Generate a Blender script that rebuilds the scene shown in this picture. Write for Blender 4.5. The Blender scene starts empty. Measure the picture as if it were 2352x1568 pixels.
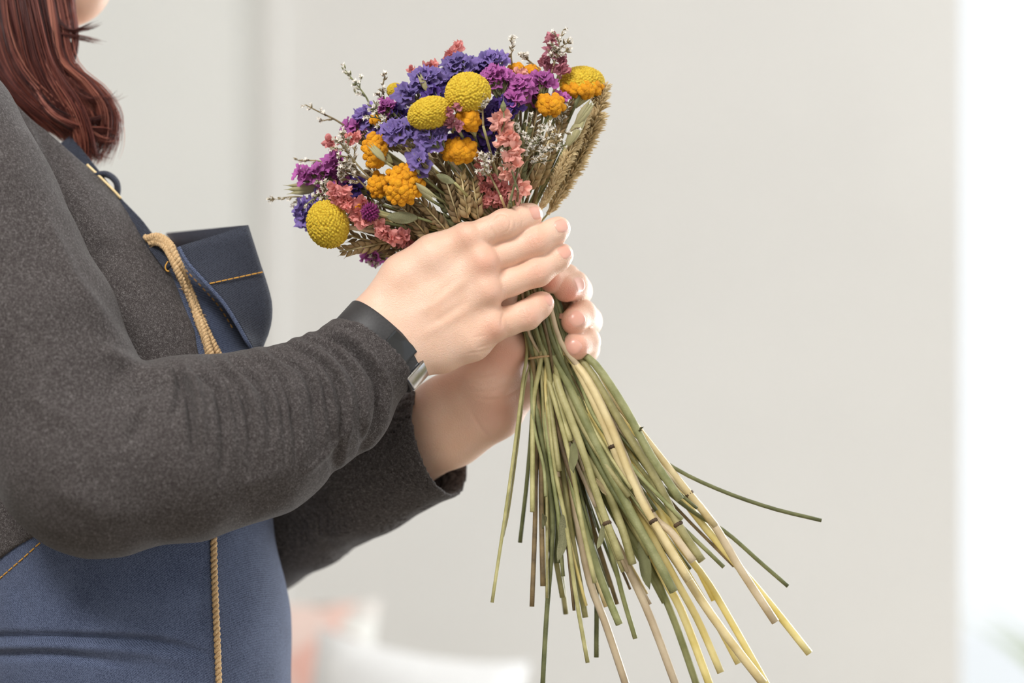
import bpy, math, random
import numpy as np
from mathutils import Vector, Matrix, Quaternion, noise

random.seed(7); rng = np.random.default_rng(7)
scene = bpy.context.scene
COL = scene.collection

# ------------------------------------------------------------------ camera, light, exposure
S = 3600.0        # pixels of the 2352-wide frame per metre on the focus plane
D0 = 1.6          # camera to focus plane, metres
ZC = 1.20         # camera height
cam_d = bpy.data.cameras.new('camera'); cam = bpy.data.objects.new('camera', cam_d); COL.objects.link(cam)
cam.location = (0, -D0, ZC); cam.rotation_euler = (math.pi/2, 0, 0)
cam_d.sensor_width = 36.0; cam_d.lens = 36.0*D0/(2352/S)
cam_d.dof.use_dof = True; cam_d.dof.focus_distance = D0 - 0.015; cam_d.dof.aperture_fstop = 3.2
cam_d.clip_start = 0.05
scene.camera = cam

world = bpy.data.worlds.new('daylight'); scene.world = world; world.use_nodes = True
bg = world.node_tree.nodes['Background']; bg.inputs['Color'].default_value = (0.93, 0.97, 1.0, 1); bg.inputs['Strength'].default_value = 0.7

def area_light(name, loc, target, sx, sy, power, color):
    l = bpy.data.lights.new(name, 'AREA'); l.shape = 'RECTANGLE'; l.size = sx; l.size_y = sy; l.energy = power; l.color = color
    o = bpy.data.objects.new(name, l); COL.objects.link(o); o.location = loc
    o.rotation_euler = (Vector(target)-Vector(loc)).to_track_quat('-Z', 'Y').to_euler()
    return o
area_light('window_daylight_back', (1.62, 1.72, 1.25), (1.35, 0.0, 1.25), 1.15, 1.9, 46, (0.96, 0.985, 1.0))
area_light('unseen_key_front', (-0.70, -1.2, 2.5), (-0.02, 0.0, 1.15), 0.8, 0.6, 25, (1.0, 0.985, 0.97))  # unseen soft key added under the ceiling for top-front light; no window here

scene.view_settings.view_transform = 'Standard'; scene.view_settings.look = 'None'
scene.view_settings.exposure = 0.72; scene.view_settings.gamma = 1.0
scene.view_settings.use_curve_mapping = False

# ------------------------------------------------------------------ measuring helpers
def PU(px, py, d=0.0):
    """point seen at pixel (px,py), d/S metres beyond the focus plane; in units of 1/S metre, z relative to camera height"""
    k = 1 + d/S/D0
    return np.array([(px-1176)*k, d, (784-py)*k], dtype=np.float64)
def P(px, py, d=0.0):
    u = PU(px, py, d); return Vector((u[0]/S, u[1]/S, u[2]/S+ZC))
def KD(d): return 1 + d/S/D0
def to_world(U): 
    W = np.asarray(U, dtype=np.float64)/S; W = W.copy(); W[:, 2] += ZC; return W
def to_px(U):
    k = 1+U[:, 1]/S/D0
    return np.stack([1176+U[:, 0]/k, 784-U[:, 2]/k], 1)

def srgb(r, g, b):
    f = lambda c: (c/255/12.92) if c/255 <= 0.04045 else ((c/255+0.055)/1.055)**2.4
    return (f(r), f(g), f(b), 1)

# ------------------------------------------------------------------ materials
MATS = {}
def new_mat(name):
    m = bpy.data.materials.new(name); m.use_nodes = True; MATS[name] = m
    nt = m.node_tree; return m, nt, nt.nodes['Principled BSDF']
def N(nt, typ, **kw):
    n = nt.nodes.new(typ)
    for k, v in kw.items():
        if k in n.inputs: n.inputs[k].default_value = v
        else: setattr(n, k, v)
    return n
def ramp(nt, stops):
    r = nt.nodes.new('ShaderNodeValToRGB'); e = r.color_ramp.elements
    while len(e) < len(stops): e.new(0.5)
    for i, (p, c) in enumerate(stops): e[i].position = p; e[i].color = c
    return r
def simple(name, c1, c2, scale=300, rough=0.7, bump=0.0, bscale=None, detail=3, sss=0, ssc=None, sheen=0, spec=0.5, trans=0, obj_rand=0.0, metal=0):
    m, nt, b = new_mat(name)
    tc = N(nt, 'ShaderNodeTexCoord'); nz = N(nt, 'ShaderNodeTexNoise', Scale=scale, Detail=detail)
    nt.links.new(tc.outputs['Object'], nz.inputs['Vector'])
    r = ramp(nt, [(0.32, c1), (0.68, c2)]); nt.links.new(nz.outputs['Fac'], r.inputs['Fac'])
    out = r.outputs['Color']
    if obj_rand:
        oi = N(nt, 'ShaderNodeObjectInfo'); hs = N(nt, 'ShaderNodeHueSaturation')
        mr = N(nt, 'ShaderNodeMapRange'); mr.inputs['To Min'].default_value = 1-obj_rand; mr.inputs['To Max'].default_value = 1+obj_rand
        nt.links.new(oi.outputs['Random'], mr.inputs['Value']); nt.links.new(mr.outputs['Result'], hs.inputs['Value'])
        mr2 = N(nt, 'ShaderNodeMapRange'); mr2.inputs['To Min'].default_value = 0.5-0.03*obj_rand; mr2.inputs['To Max'].default_value = 0.5+0.03*obj_rand
        nt.links.new(oi.outputs['Random'], mr2.inputs['Value']); nt.links.new(mr2.outputs['Result'], hs.inputs['Hue'])
        nt.links.new(out, hs.inputs['Color']); out = hs.outputs['Color']
    nt.links.new(out, b.inputs['Base Color'])
    b.inputs['Roughness'].default_value = rough; b.inputs['Specular IOR Level'].default_value = spec; b.inputs['Metallic'].default_value = metal
    if sheen: b.inputs['Sheen Weight'].default_value = sheen; b.inputs['Sheen Roughness'].default_value = 0.5
    if sss:
        b.inputs['Subsurface Weight'].default_value = sss; b.inputs['Subsurface Scale'].default_value = 0.004
        b.inputs['Subsurface Radius'].default_value = ssc or (1, 0.4, 0.2)
    if bump:
        n2 = N(nt, 'ShaderNodeTexNoise', Scale=bscale or scale*2, Detail=4); nt.links.new(tc.outputs['Object'], n2.inputs['Vector'])
        bp = N(nt, 'ShaderNodeBump', Strength=bump, Distance=0.001); nt.links.new(n2.outputs['Fac'], bp.inputs['Height']); nt.links.new(bp.outputs['Normal'], b.inputs['Normal'])
    if trans:
        tr = N(nt, 'ShaderNodeBsdfTranslucent'); nt.links.new(out, tr.inputs['Color'])
        mx = N(nt, 'ShaderNodeMixShader', Fac=trans); nt.links.new(b.outputs[0], mx.inputs[1]); nt.links.new(tr.outputs[0], mx.inputs[2])
        nt.links.new(mx.outputs[0], nt.nodes['Material Output'].inputs['Surface'])
    return m

# ------------------------------------------------------------------ object helpers
def obj(name, verts, faces, mat, parent=None, smooth=True, mesh=None):
    if mesh is None:
        mesh = bpy.data.meshes.new(name)
        if isinstance(faces, np.ndarray):
            V = np.asarray(verts, dtype=np.float32); F = faces.astype(np.int32)
            mesh.vertices.add(len(V)); mesh.vertices.foreach_set('co', V.ravel())
            mesh.loops.add(F.size); mesh.loops.foreach_set('vertex_index', F.ravel())
            mesh.polygons.add(len(F)); n = F.shape[1]
            mesh.polygons.foreach_set('loop_start', np.arange(0, F.size, n, dtype=np.int32))
            mesh.update(calc_edges=True); mesh.validate()
        else:
            mesh.from_pydata([tuple(v) for v in verts], [], faces)
        if smooth: mesh.polygons.foreach_set('use_smooth', [True]*len(mesh.polygons))
        mats = mat if isinstance(mat, (list, tuple)) else [mat]
        for m in mats: mesh.materials.append(m)
        mesh.update()
    o = bpy.data.objects.new(name, mesh); COL.objects.link(o)
    if parent is not None:
        o.parent = parent
        if parent.type == 'EMPTY': o.matrix_parent_inverse = Matrix.Translation(-parent.location)
    return o
def inst(name, mesh, mtx, parent):
    o = bpy.data.objects.new(name, mesh); COL.objects.link(o)
    o.parent = parent
    o.matrix_parent_inverse = Matrix.Translation(-parent.location)
    o.matrix_basis = mtx
    return o
def thing(name, label, cat, loc, group=None):
    o = bpy.data.objects.new(name, None); COL.objects.link(o); o.empty_display_size = 0.02
    o.location = loc; o['label'] = label; o['category'] = cat
    if group: o['group'] = group
    return o
def tag(o, label, cat, group=None):
    o['label'] = label; o['category'] = cat
    if group: o['group'] = group
    return o
def struct(o): o['kind'] = 'structure'; return o
def box_vf(x0, x1, y0, y1, z0, z1):
    v = [(x, y, z) for z in (z0, z1) for y in (y0, y1) for x in (x0, x1)]
    return v, [(0,2,3,1),(4,5,7,6),(0,1,5,4),(2,6,7,3),(0,4,6,2),(1,3,7,5)]
def box(name, x0, x1, y0, y1, z0, z1, mat, parent=None, bevel=0):
    v, f = box_vf(x0, x1, y0, y1, z0, z1); o = obj(name, v, f, mat, parent, smooth=False)
    if bevel:
        m = o.modifiers.new('bevel', 'BEVEL'); m.width = bevel; m.segments = 3
    return o

class MB:
    """collects shapes into one mesh"""
    def __init__(s): s.v = []; s.f = []
    def add(s, v, f):
        o = len(s.v); s.v.extend([tuple(x) for x in v]); s.f.extend([tuple(i+o for i in q) for q in f])
    def tube(s, pts, rad, sides=6, cap=True, flat=1.0, flatdir=None):
        pts = [Vector(p) for p in pts]; n = len(pts)
        if n < 2: return
        if not hasattr(rad, '__len__'): rad = [rad]*n
        T = [(pts[min(i+1, n-1)]-pts[max(i-1, 0)]).normalized() for i in range(n)]
        up = Vector((0, 0, 1)) if flatdir is None else Vector(flatdir)
        if abs(T[0].dot(up)) > 0.95: up = Vector((1, 0, 0))
        u = (up-T[0]*up.dot(T[0])).normalized(); v = []
        for i in range(n):
            u = (u-T[i]*u.dot(T[i])).normalized(); w = T[i].cross(u)
            for k in range(sides):
                a = 2*math.pi*k/sides
                v.append(pts[i]+u*(math.cos(a)*rad[i]*flat)+w*(math.sin(a)*rad[i]))
        f = []
        for i in range(n-1):
            for k in range(sides):
                k2 = (k+1) % sides
                f.append((i*sides+k, i*sides+k2, (i+1)*sides+k2, (i+1)*sides+k))
        if cap:
            f.append(tuple(range(sides-1, -1, -1))); f.append(tuple((n-1)*sides+k for k in range(sides)))
        s.add(v, f)
    def build(s, name, mat, parent=None, smooth=True): return obj(name, s.v, s.f, mat, parent, smooth)
    def mesh(s, name, mat, smooth=True):
        me = bpy.data.meshes.new(name); me.from_pydata(s.v, [], s.f)
        if smooth: me.polygons.foreach_set('use_smooth', [True]*len(me.polygons))
        me.materials.append(mat); me.update(); return me

def catmull(pts, n):
    """n samples along a Catmull-Rom curve through pts"""
    p = [np.asarray(q, dtype=float) for q in pts]
    p = [2*p[0]-p[1]]+p+[2*p[-1]-p[-2]]; m = len(p)-3; out = []
    for i in range(n):
        t = i/(n-1)*m; k = min(int(t), m-1); u = t-k
        a, b, c, d = p[k:k+4]
        out.append(0.5*((2*b)+(-a+c)*u+(2*a-5*b+4*c-d)*u*u+(-a+3*b-3*c+d)*u**3))
    return out

# ------------------------------------------------------------------ distance-field modelling
def smin(a, b, k):
    h = np.clip(0.5+0.5*(b-a)/k, 0, 1); return b+(a-b)*h-k*h*(1-h)
def cone(p, a, b, ra, rb):
    ab = b-a; L = float(ab@ab)+1e-9
    h = np.clip(((p-a)@ab)/L, 0, 1)
    q = p-a-h[:, None]*ab
    return np.sqrt(np.einsum('ij,ij->i', q, q))-(ra+(rb-ra)*h)
class Chain:
    def __init__(s, pts, k=12):     # (px,py,d,r)
        s.c = [PU(*p[:3]) for p in pts]; s.r = [p[3]*KD(p[2]) for p in pts]; s.k = k
    def __call__(s, p):
        f = None
        for i in range(len(s.c)-1):
            g = cone(p, s.c[i], s.c[i+1], s.r[i], s.r[i+1])
            f = g if f is None else smin(f, g, s.k)
        return f
def ellipsoid(p, c, r):
    q = (p-c)/r; k0 = np.sqrt((q*q).sum(1)); q2 = q/r; k1 = np.sqrt((q2*q2).sum(1))+1e-9
    return k0*(k0-1)/k1
def polymesh(f, lo, hi, h):
    lo = np.asarray(lo, float); hi = np.asarray(hi, float); B = 12
    nb = np.ceil((hi-lo)/h/B).astype(int); n = nb*B
    F = np.full(n, 1e3, np.float32)
    bi = np.stack(np.meshgrid(*[np.arange(x) for x in nb], indexing='ij'), -1).reshape(-1, 3)
    cen = lo+(bi*B+(B-1)/2)*h
    val = f(cen)
    near = np.abs(val) < B*h*0.87*1.25+3*h
    loc = np.stack(np.meshgrid(*[np.arange(B)]*3, indexing='ij'), -1).reshape(-1, 3)
    for b, v in zip(bi[~near], val[~near]):
        if v < 0: F[b[0]*B:b[0]*B+B, b[1]*B:b[1]*B+B, b[2]*B:b[2]*B+B] = -1e3
    bn = bi[near]
    for s in range(0, len(bn), 150):
        blk = bn[s:s+150]
        idx = (blk[:, None, :]*B+loc[None]).reshape(-1, 3)
        F[idx[:, 0], idx[:, 1], idx[:, 2]] = f(lo+idx*h)
    # surface nets
    sg = F < 0
    c8 = sum(sg[i:n[0]-1+i, j:n[1]-1+j, k:n[2]-1+k].astype(np.int8) for i in (0, 1) for j in (0, 1) for k in (0, 1))
    mask = (c8 > 0) & (c8 < 8)
    cells = np.argwhere(mask); idm = np.full(mask.shape, -1, np.int32); idm[mask] = np.arange(len(cells))
    acc = np.zeros((len(cells), 3)); cnt = np.zeros(len(cells))
    cor = [(i, j, k) for i in (0, 1) for j in (0, 1) for k in (0, 1)]
    fv = {c: F[cells[:, 0]+c[0], cells[:, 1]+c[1], cells[:, 2]+c[2]].astype(float) for c in cor}
    for a in cor:
        for ax in range(3):
            if a[ax] == 0:
                b = list(a); b[ax] = 1; b = tuple(b)
                fa, fb = fv[a], fv[b]; x = (fa < 0) != (fb < 0)
                t = np.where(x, fa/np.where(x, fa-fb, 1), 0); 
                pos = np.array(a, float)[None].repeat(len(cells), 0); pos[:, ax] += t
                acc += pos*x[:, None]; cnt += x
    V = lo+(cells+acc/cnt[:, None])*h
    quads = []
    for ax in range(3):
        o1, o2 = (ax+1) % 3, (ax+2) % 3
        sl0 = [slice(None)]*3; sl1 = [slice(None)]*3; sl0[ax] = slice(0, -1); sl1[ax] = slice(1, None)
        a, b = sg[tuple(sl0)], sg[tuple(sl1)]
        e = np.argwhere(a != b)
        e = e[(e[:, o1] > 0) & (e[:, o2] > 0) & (e[:, o1] < n[o1]-1) & (e[:, o2] < n[o2]-1)]
        ins = a[e[:, 0], e[:, 1], e[:, 2]]
        def cid(d1, d2):
            q = e.copy(); q[:, o1] += d1; q[:, o2] += d2; return idm[q[:, 0], q[:, 1], q[:, 2]]
        Q = np.stack([cid(-1, -1), cid(0, -1), cid(0, 0), cid(-1, 0)], 1)
        Q[~ins] = Q[~ins][:, ::-1]; quads.append(Q)
    Q = np.concatenate(quads); Q = Q[(Q >= 0).all(1)]
    return V, Q
def relax(V, Q, it=1, lam=0.5):
    E = np.concatenate([Q[:, [0, 1]], Q[:, [1, 2]], Q[:, [2, 3]], Q[:, [3, 0]]])
    for _ in range(it):
        A = np.zeros_like(V); c = np.zeros(len(V))
        for k in range(3):
            A[:, k] = np.bincount(E[:, 0], V[E[:, 1], k], len(V))+np.bincount(E[:, 1], V[E[:, 0], k], len(V))
        c = np.bincount(E[:, 0], minlength=len(V))+np.bincount(E[:, 1], minlength=len(V))
        V = V+lam*(A/np.maximum(c, 1)[:, None]-V)
    return V
def vnormals(V, Q):
    nf = np.cross(V[Q[:, 2]]-V[Q[:, 0]], V[Q[:, 3]]-V[Q[:, 1]]); nv = np.zeros_like(V)
    for j in range(4):
        for k in range(3): nv[:, k] += np.bincount(Q[:, j], nf[:, k], len(V))
    return nv/(np.linalg.norm(nv, axis=1)[:, None]+1e-9)
def polydist(p2, line):
    """distance of px points to a polyline and how far along it they lie"""
    best = np.full(len(p2), 1e6); at = np.zeros(len(p2)); n = len(line)-1
    for i, (a, b) in enumerate(zip(line[:-1], line[1:])):
        a = np.array(a, float); b = np.array(b, float); ab = b-a
        h = np.clip(((p2-a)@ab)/(ab@ab+1e-9), 0, 1); dd = np.linalg.norm(p2-a-h[:, None]*ab, axis=1)
        m = dd < best; best[m] = dd[m]; at[m] = (i+h[m])/n
    return best, at
def grooves(V, Q, lines, fade=0.35):
    """sink (depth>0) or raise (depth<0) the near surface along traced creases: (polyline px, depth, sigma)"""
    nv = vnormals(V, Q); p2 = to_px(V); front = np.clip(-nv[:, 1]*2.5+0.5, 0, 1); D = np.zeros(len(V))
    for ln, dep, sg in lines:
        l = np.array(ln, float); lo = l.min(0)-4*sg; hi = l.max(0)+4*sg
        m = ((p2 > lo) & (p2 < hi)).all(1)
        if len(l) > 2: l = np.array(catmull(list(l), 4*len(l)))
        dd, at = polydist(p2[m], l); D[m] -= dep*np.exp(-(dd/sg)**2)*np.clip((1-at)/fade, 0, 1)*np.clip(at/0.12+0.3, 0, 1)
    return V+nv*(D*front)[:, None]
def march(f, px, py, d0=-500, d1=900):
    """depth at which the line of sight through a pixel meets the field"""
    d = float(d0)
    for _ in range(200):
        v = float(f(PU(px, py, d)[None])[0])
        if v < 0.3: break
        d += max(v*0.9, 0.4)
        if d > d1: return None
    return d
def march_dir(f, X, D, it=60):
    X = np.array(X, float)
    for _ in range(it):
        X = X+D*np.clip(f(X)*0.9, -6, 40)[:, None]
    return X

# ------------------------------------------------------------------ the room
YW = 1.80
m_wall = simple('wall_paint', srgb(226, 225, 222), srgb(230, 229, 226), 3, 0.9, 0.05, 60)
m_wall_l = simple('door_paint', srgb(234, 235, 232), srgb(238, 239, 236), 3, 0.7)
m_floor = simple('oak_floor', srgb(150, 138, 122), srgb(168, 156, 140), 8, 0.5)
m_ceil = simple('ceiling_paint', srgb(240, 238, 234), srgb(243, 241, 238), 3, 0.9)
m_white = simple('white_frame', srgb(238, 238, 236), srgb(244, 244, 242), 5, 0.4)
def bgx(px, y=YW): return (px-1176)/S*(1+y/D0)
def bgz(py, y=YW): return ZC+(784-py)/S*(1+y/D0)
XG0, XG1, XW = bgx(545), bgx(598), bgx(2207)
struct(box('wall_back', XG1, XW, YW, YW+0.14, 0, 2.6, m_wall))
struct(box('wall_left', -3.2, -3.06, -2.6, YW, 0, 2.6, m_wall))
struct(box('wall_front', -3.2, 2.6, -2.75, -2.6, 0, 2.6, m_wall))
struct(box('wall_above_window', XW, 2.6, YW, YW+0.14, 2.25, 2.6, m_wall))
struct(box('wall_right', 2.2, 2.6, YW, YW+0.14, 0, 2.25, m_wall))
struct(box('floor', -3.2, 2.6, -2.6, YW, -0.1, 0, m_floor))
struct(box('ceiling', -3.2, 2.6, -2.6, YW+0.14, 2.6, 2.7, m_ceil))
struct(box('wall_left_of_door', -3.06, -1.75, YW, YW+0.14, 0, 2.6, m_wall))
struct(box('wall_above_door', -1.75, XG1, YW, YW+0.14, 2.12, 2.6, m_wall))
# a painted door standing in its frame, with a shadow gap on the side of the wall
dr = struct(bpy.data.objects.new('door_1', None)); COL.objects.link(dr); dr.location = (-1.0, YW, 0)
box('door_leaf', -1.70, XG0, YW+0.0, YW+0.009, 0.01, 2.08, m_wall_l, dr, 0.004)
box('door_frame', -1.75, XG1, YW+0.010, YW+0.14, 0.0, 2.12, m_wall_l, dr)
box('handle_plate', -1.66, -1.62, YW-0.002, YW+0.006, 0.95, 1.15, m_white, dr)
mb = MB(); mb.tube([(-1.64, YW, 1.05), (-1.64, YW-0.05, 1.05), (-1.62, YW-0.055, 1.05), (-1.52, YW-0.055, 1.05)], 0.008, 8); mb.build('door_handle', m_white, dr)
struct(box('trim_1', XG1, XG1+bgx(650)-bgx(592), YW-0.012, YW, 0, 2.16, m_wall, None, 0.006))
struct(box('baseboard_back', XG1+bgx(650)-bgx(592), XW, YW-0.015, YW, 0, 0.08, m_white, None, 0.003))
# window on the right: frame and glass
w1 = struct(bpy.data.objects.new('window_1', None)); COL.objects.link(w1); w1.location = (1.4, YW, 0)
m_glass = bpy.data.materials.new('window_glass'); m_glass.use_nodes = True
nt = m_glass.node_tree; nt.nodes.remove(nt.nodes['Principled BSDF'])
tr = N(nt, 'ShaderNodeBsdfTransparent'); gl = N(nt, 'ShaderNodeBsdfGlossy', Roughness=0.02); mx = N(nt, 'ShaderNodeMixShader', Fac=0.05)
nt.links.new(tr.outputs[0], mx.inputs[1]); nt.links.new(gl.outputs[0], mx.inputs[2]); nt.links.new(mx.outputs[0], nt.nodes['Material Output'].inputs['Surface'])
box('window_frame', 1.36, 1.44, YW+0.06, YW+0.12, 0.06, 2.25, m_white, w1, 0.004)
box('window_frame', 2.14, 2.2, YW+0.06, YW+0.12, 0.06, 2.25, m_white, w1, 0.004)
box('window_frame', XW, 2.2, YW+0.06, YW+0.12, 0.0, 0.06, m_white, w1, 0.004)
box('window_pane', XW, 1.36, YW+0.085, YW+0.095, 0.06, 2.25, m_glass, w1)
box('window_pane', 1.44, 2.14, YW+0.085, YW+0.095, 0.06, 2.25, m_glass, w1)
m_terrace = simple('pale_terrace', srgb(236, 237, 237), srgb(244, 245, 245), 4, 0.9)
struct(box('terrace_floor', -3.2, 6, YW+0.14, 9, -0.1, -0.02, m_terrace))

# daybed with cushions below the frame's lower edge
m_bed = simple('daybed_linen', srgb(205, 200, 190), srgb(215, 210, 202), 60, 0.9, 0.2, 400)
bed = thing('daybed', 'low linen daybed carrying the cushions against the back wall', 'daybed', (-0.1, 1.4, 0))
box('base', -0.75, 0.55, 1.08, 1.72, 0.12, 0.28, m_bed, bed, 0.02)
box('mattress', -0.75, 0.55, 1.07, 1.72, 0.28, 0.44, m_bed, bed, 0.04)
for x in (-0.7, 0.45):
    for y in (1.13, 1.63): box('leg', x, x+0.05, y, y+0.05, 0, 0.12, m_white, bed)
def cushion(name, label, w, h, t, loc, rx, rz, mat):
    n = 14; v = []; f = []
    for side in (1, -1):
        for j in range(n+1):
            for i in range(n+1):
                a, b = i/n*2-1, j/n*2-1
                e = (1-a*a)*(1-b*b)
                pin = 1-0.08*(1-abs(b))*1-0.0
                x = a*w/2*(1-0.07*(1-b*b)); z = b*h/2*(1-0.07*(1-a*a))
                v.append((x, side*(t/2*max(e, 0)**0.42), z))
    k = (n+1)**2
    for s in range(2):
        for j in range(n):
            for i in range(n):
                q = [s*k+j*(n+1)+i, s*k+j*(n+1)+i+1, s*k+(j+1)*(n+1)+i+1, s*k+(j+1)*(n+1)+i]
                f.append(tuple(q) if s else tuple(q[::-1]))
    root = thing(name, label, 'cushion', loc)
    o = obj('cover', v, f, mat, None); o.parent = root
    root.rotation_euler = (rx, 0, 0)
    o.rotation_euler = (0, rz, 0); o.location = (0, 0, h/2*abs(math.cos(rz))+w/2*abs(math.sin(rz)))
    return root
m_flor, nt, b = new_mat('floral_cushion_print')
tc = N(nt, 'ShaderNodeTexCoord'); vz = N(nt, 'ShaderNodeTexVoronoi', Scale=13.0)
nt.links.new(tc.outputs['Object'], vz.inputs['Vector'])
rp = ramp(nt, [(0.0, srgb(232, 178, 164)), (0.3, srgb(236, 205, 194)), (0.45, srgb(232, 230, 225)), (0.62, srgb(200, 222, 215)), (0.8, srgb(232, 230, 225)), (1.0, srgb(170, 150, 140))])
sep = N(nt, 'ShaderNodeSeparateColor'); nt.links.new(vz.outputs['Color'], sep.inputs[0]); nt.links.new(sep.outputs[0], rp.inputs['Fac'])
nt.links.new(rp.outputs['Color'], b.inputs['Base Color']); b.inputs['Roughness'].default_value = 0.9
m_wcush = simple('white_cushion_cotton', srgb(236, 236, 236), srgb(243, 243, 243), 30, 0.9)
cushion('patterned_cushion', 'pink and mint patterned cushion leaning on the back wall', 0.30, 0.42, 0.14, (bgx(560, 1.42), 1.42, 0.47), -0.2, 0.05, m_flor)
cushion('white_cushion', 'plain white cushion leaning beside the patterned cushion', 0.25, 0.40, 0.16, (bgx(905, 1.3), 1.22, 0.445), -0.25, 0.17, m_wcush)
# potted plant on the terrace outside the window
m_leafp = simple('terrace_leaf', srgb(160, 180, 120), srgb(195, 205, 160), 10, 0.5, trans=0.4)
m_pot = simple('pale_pot', srgb(200, 195, 185), srgb(215, 210, 200), 10, 0.8)
pl = thing('potted_plant', 'leafy green potted plant standing outside beyond the window glass', 'plant', (1.05, 2.35, -0.02))
mb = MB(); prof = [(0.0, 0.0), (0.13, 0.0), (0.17, 0.36), (0.185, 0.36), (0.185, 0.40), (0.16, 0.40), (0.15, 0.34), (0.0, 0.34)]
v = []; f = []
for r_, z in prof:
    for k in range(20): v.append((1.05+r_*math.cos(k*math.pi/10), 2.35+r_*math.sin(k*math.pi/10), z-0.02))
for i in range(len(prof)-1):
    for k in range(20): f.append((i*20+k, i*20+(k+1) % 20, (i+1)*20+(k+1) % 20, (i+1)*20+k))
mb.add(v, f); mb.build('pot', m_pot, pl)
rs = random.Random(3)
for k in range(16):
    a = rs.uniform(0, 6.28); L = rs.uniform(0.35, 0.62); lean = rs.uniform(0.1, 0.42)
    base = Vector((1.05+0.06*math.cos(a), 2.35+0.06*math.sin(a), 0.33)); n = 9; v = []; f = []
    for i in range(n):
        t = i/(n-1); wd = 0.035*math.sin(math.pi*min(1, 0.12+t*0.88))**0.8
        c = base+Vector((math.cos(a)*lean*t*t, math.sin(a)*lean*t*t, L*1.15*t*(1-0.22*t)))
        sd = Vector((-math.sin(a), math.cos(a), 0))*wd
        v += [c-sd, c-Vector((math.cos(a), math.sin(a), 0.6))*wd*0.25, c+sd]
    for i in range(n-1): f += [(3*i, 3*i+1, 3*i+4, 3*i+3), (3*i+1, 3*i+2, 3*i+5, 3*i+4)]
    obj('leaf', v, f, m_leafp, pl)
# ------------------------------------------------------------------ materials of the person
def skin_mat():
    m, nt, b = new_mat('skin')
    tc = N(nt, 'ShaderNodeTexCoord'); n1 = N(nt, 'ShaderNodeTexNoise', Scale=45.0, Detail=4.0); n2 = N(nt, 'ShaderNodeTexNoise', Scale=900.0, Detail=3.0)
    for n in (n1, n2): nt.links.new(tc.outputs['Object'], n.inputs['Vector'])
    r = ramp(nt, [(0.3, srgb(232, 190, 164)), (0.7, srgb(238, 202, 180))]); nt.links.new(n1.outputs['Fac'], r.inputs['Fac'])
    at = N(nt, 'ShaderNodeAttribute', attribute_name='flush')
    mx = N(nt, 'ShaderNodeMix', data_type='RGBA'); mx.inputs['B'].default_value = srgb(226, 148, 126)
    nt.links.new(at.outputs['Fac'], mx.inputs['Factor']); nt.links.new(r.outputs['Color'], mx.inputs['A'])
    nt.links.new(mx.outputs['Result'], b.inputs['Base Color'])
    b.inputs['Roughness'].default_value = 0.42; b.inputs['Specular IOR Level'].default_value = 0.4
    b.inputs['Subsurface Weight'].default_value = 0.25; b.inputs['Subsurface Radius'].default_value = (1.0, 0.35, 0.18); b.inputs['Subsurface Scale'].default_value = 0.004
    vo = N(nt, 'ShaderNodeTexVoronoi', Scale=1500.0); nt.links.new(tc.outputs['Object'], vo.inputs['Vector'])
    bp = N(nt, 'ShaderNodeBump', Strength=0.25, Distance=0.0006); nt.links.new(vo.outputs['Distance'], bp.inputs['Height'])
    bp2 = N(nt, 'ShaderNodeBump', Strength=0.25, Distance=0.0008); nt.links.new(n2.outputs['Fac'], bp2.inputs['Height']); nt.links.new(bp.outputs['Normal'], bp2.inputs['Normal'])
    nt.links.new(bp2.outputs['Normal'], b.inputs['Normal'])
    return m
M_skin = skin_mat()
M_nail = simple('nail', srgb(228, 168, 148), srgb(234, 182, 164), 60, 0.3, spec=0.6, sss=0.2)
def knit_mat():
    m, nt, b = new_mat('charcoal_melange_knit')
    tc = N(nt, 'ShaderNodeTexCoord'); n1 = N(nt, 'ShaderNodeTexNoise', Scale=560.0, Detail=6.0, Roughness=0.75); n2 = N(nt, 'ShaderNodeTexNoise', Scale=1700.0, Detail=2.0)
    for n in (n1, n2): nt.links.new(tc.outputs['Object'], n.inputs['Vector'])
    ad = N(nt, 'ShaderNodeMath', operation='ADD'); nt.links.new(n1.outputs['Fac'], ad.inputs[0]); nt.links.new(n2.outputs['Fac'], ad.inputs[1])
    hf = N(nt, 'ShaderNodeMath', operation='MULTIPLY'); hf.inputs[1].default_value = 0.5; nt.links.new(ad.outputs[0], hf.inputs[0])
    r = ramp(nt, [(0.36, srgb(48, 43, 43)), (0.52, srgb(76, 71, 70)), (0.66, srgb(124, 120, 119))]); nt.links.new(hf.outputs[0], r.inputs['Fac'])
    nt.links.new(r.outputs['Color'], b.inputs['Base Color']); b.inputs['Roughness'].default_value = 0.95; b.inputs['Specular IOR Level'].default_value = 0.1
    b.inputs['Sheen Weight'].default_value = 0.12; b.inputs['Sheen Roughness'].default_value = 0.4
    bp = N(nt, 'ShaderNodeBump', Strength=0.5, Distance=0.0008); nt.links.new(hf.outputs[0], bp.inputs['Height']); nt.links.new(bp.outputs['Normal'], b.inputs['Normal'])
    return m
M_knit = knit_mat()
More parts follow.
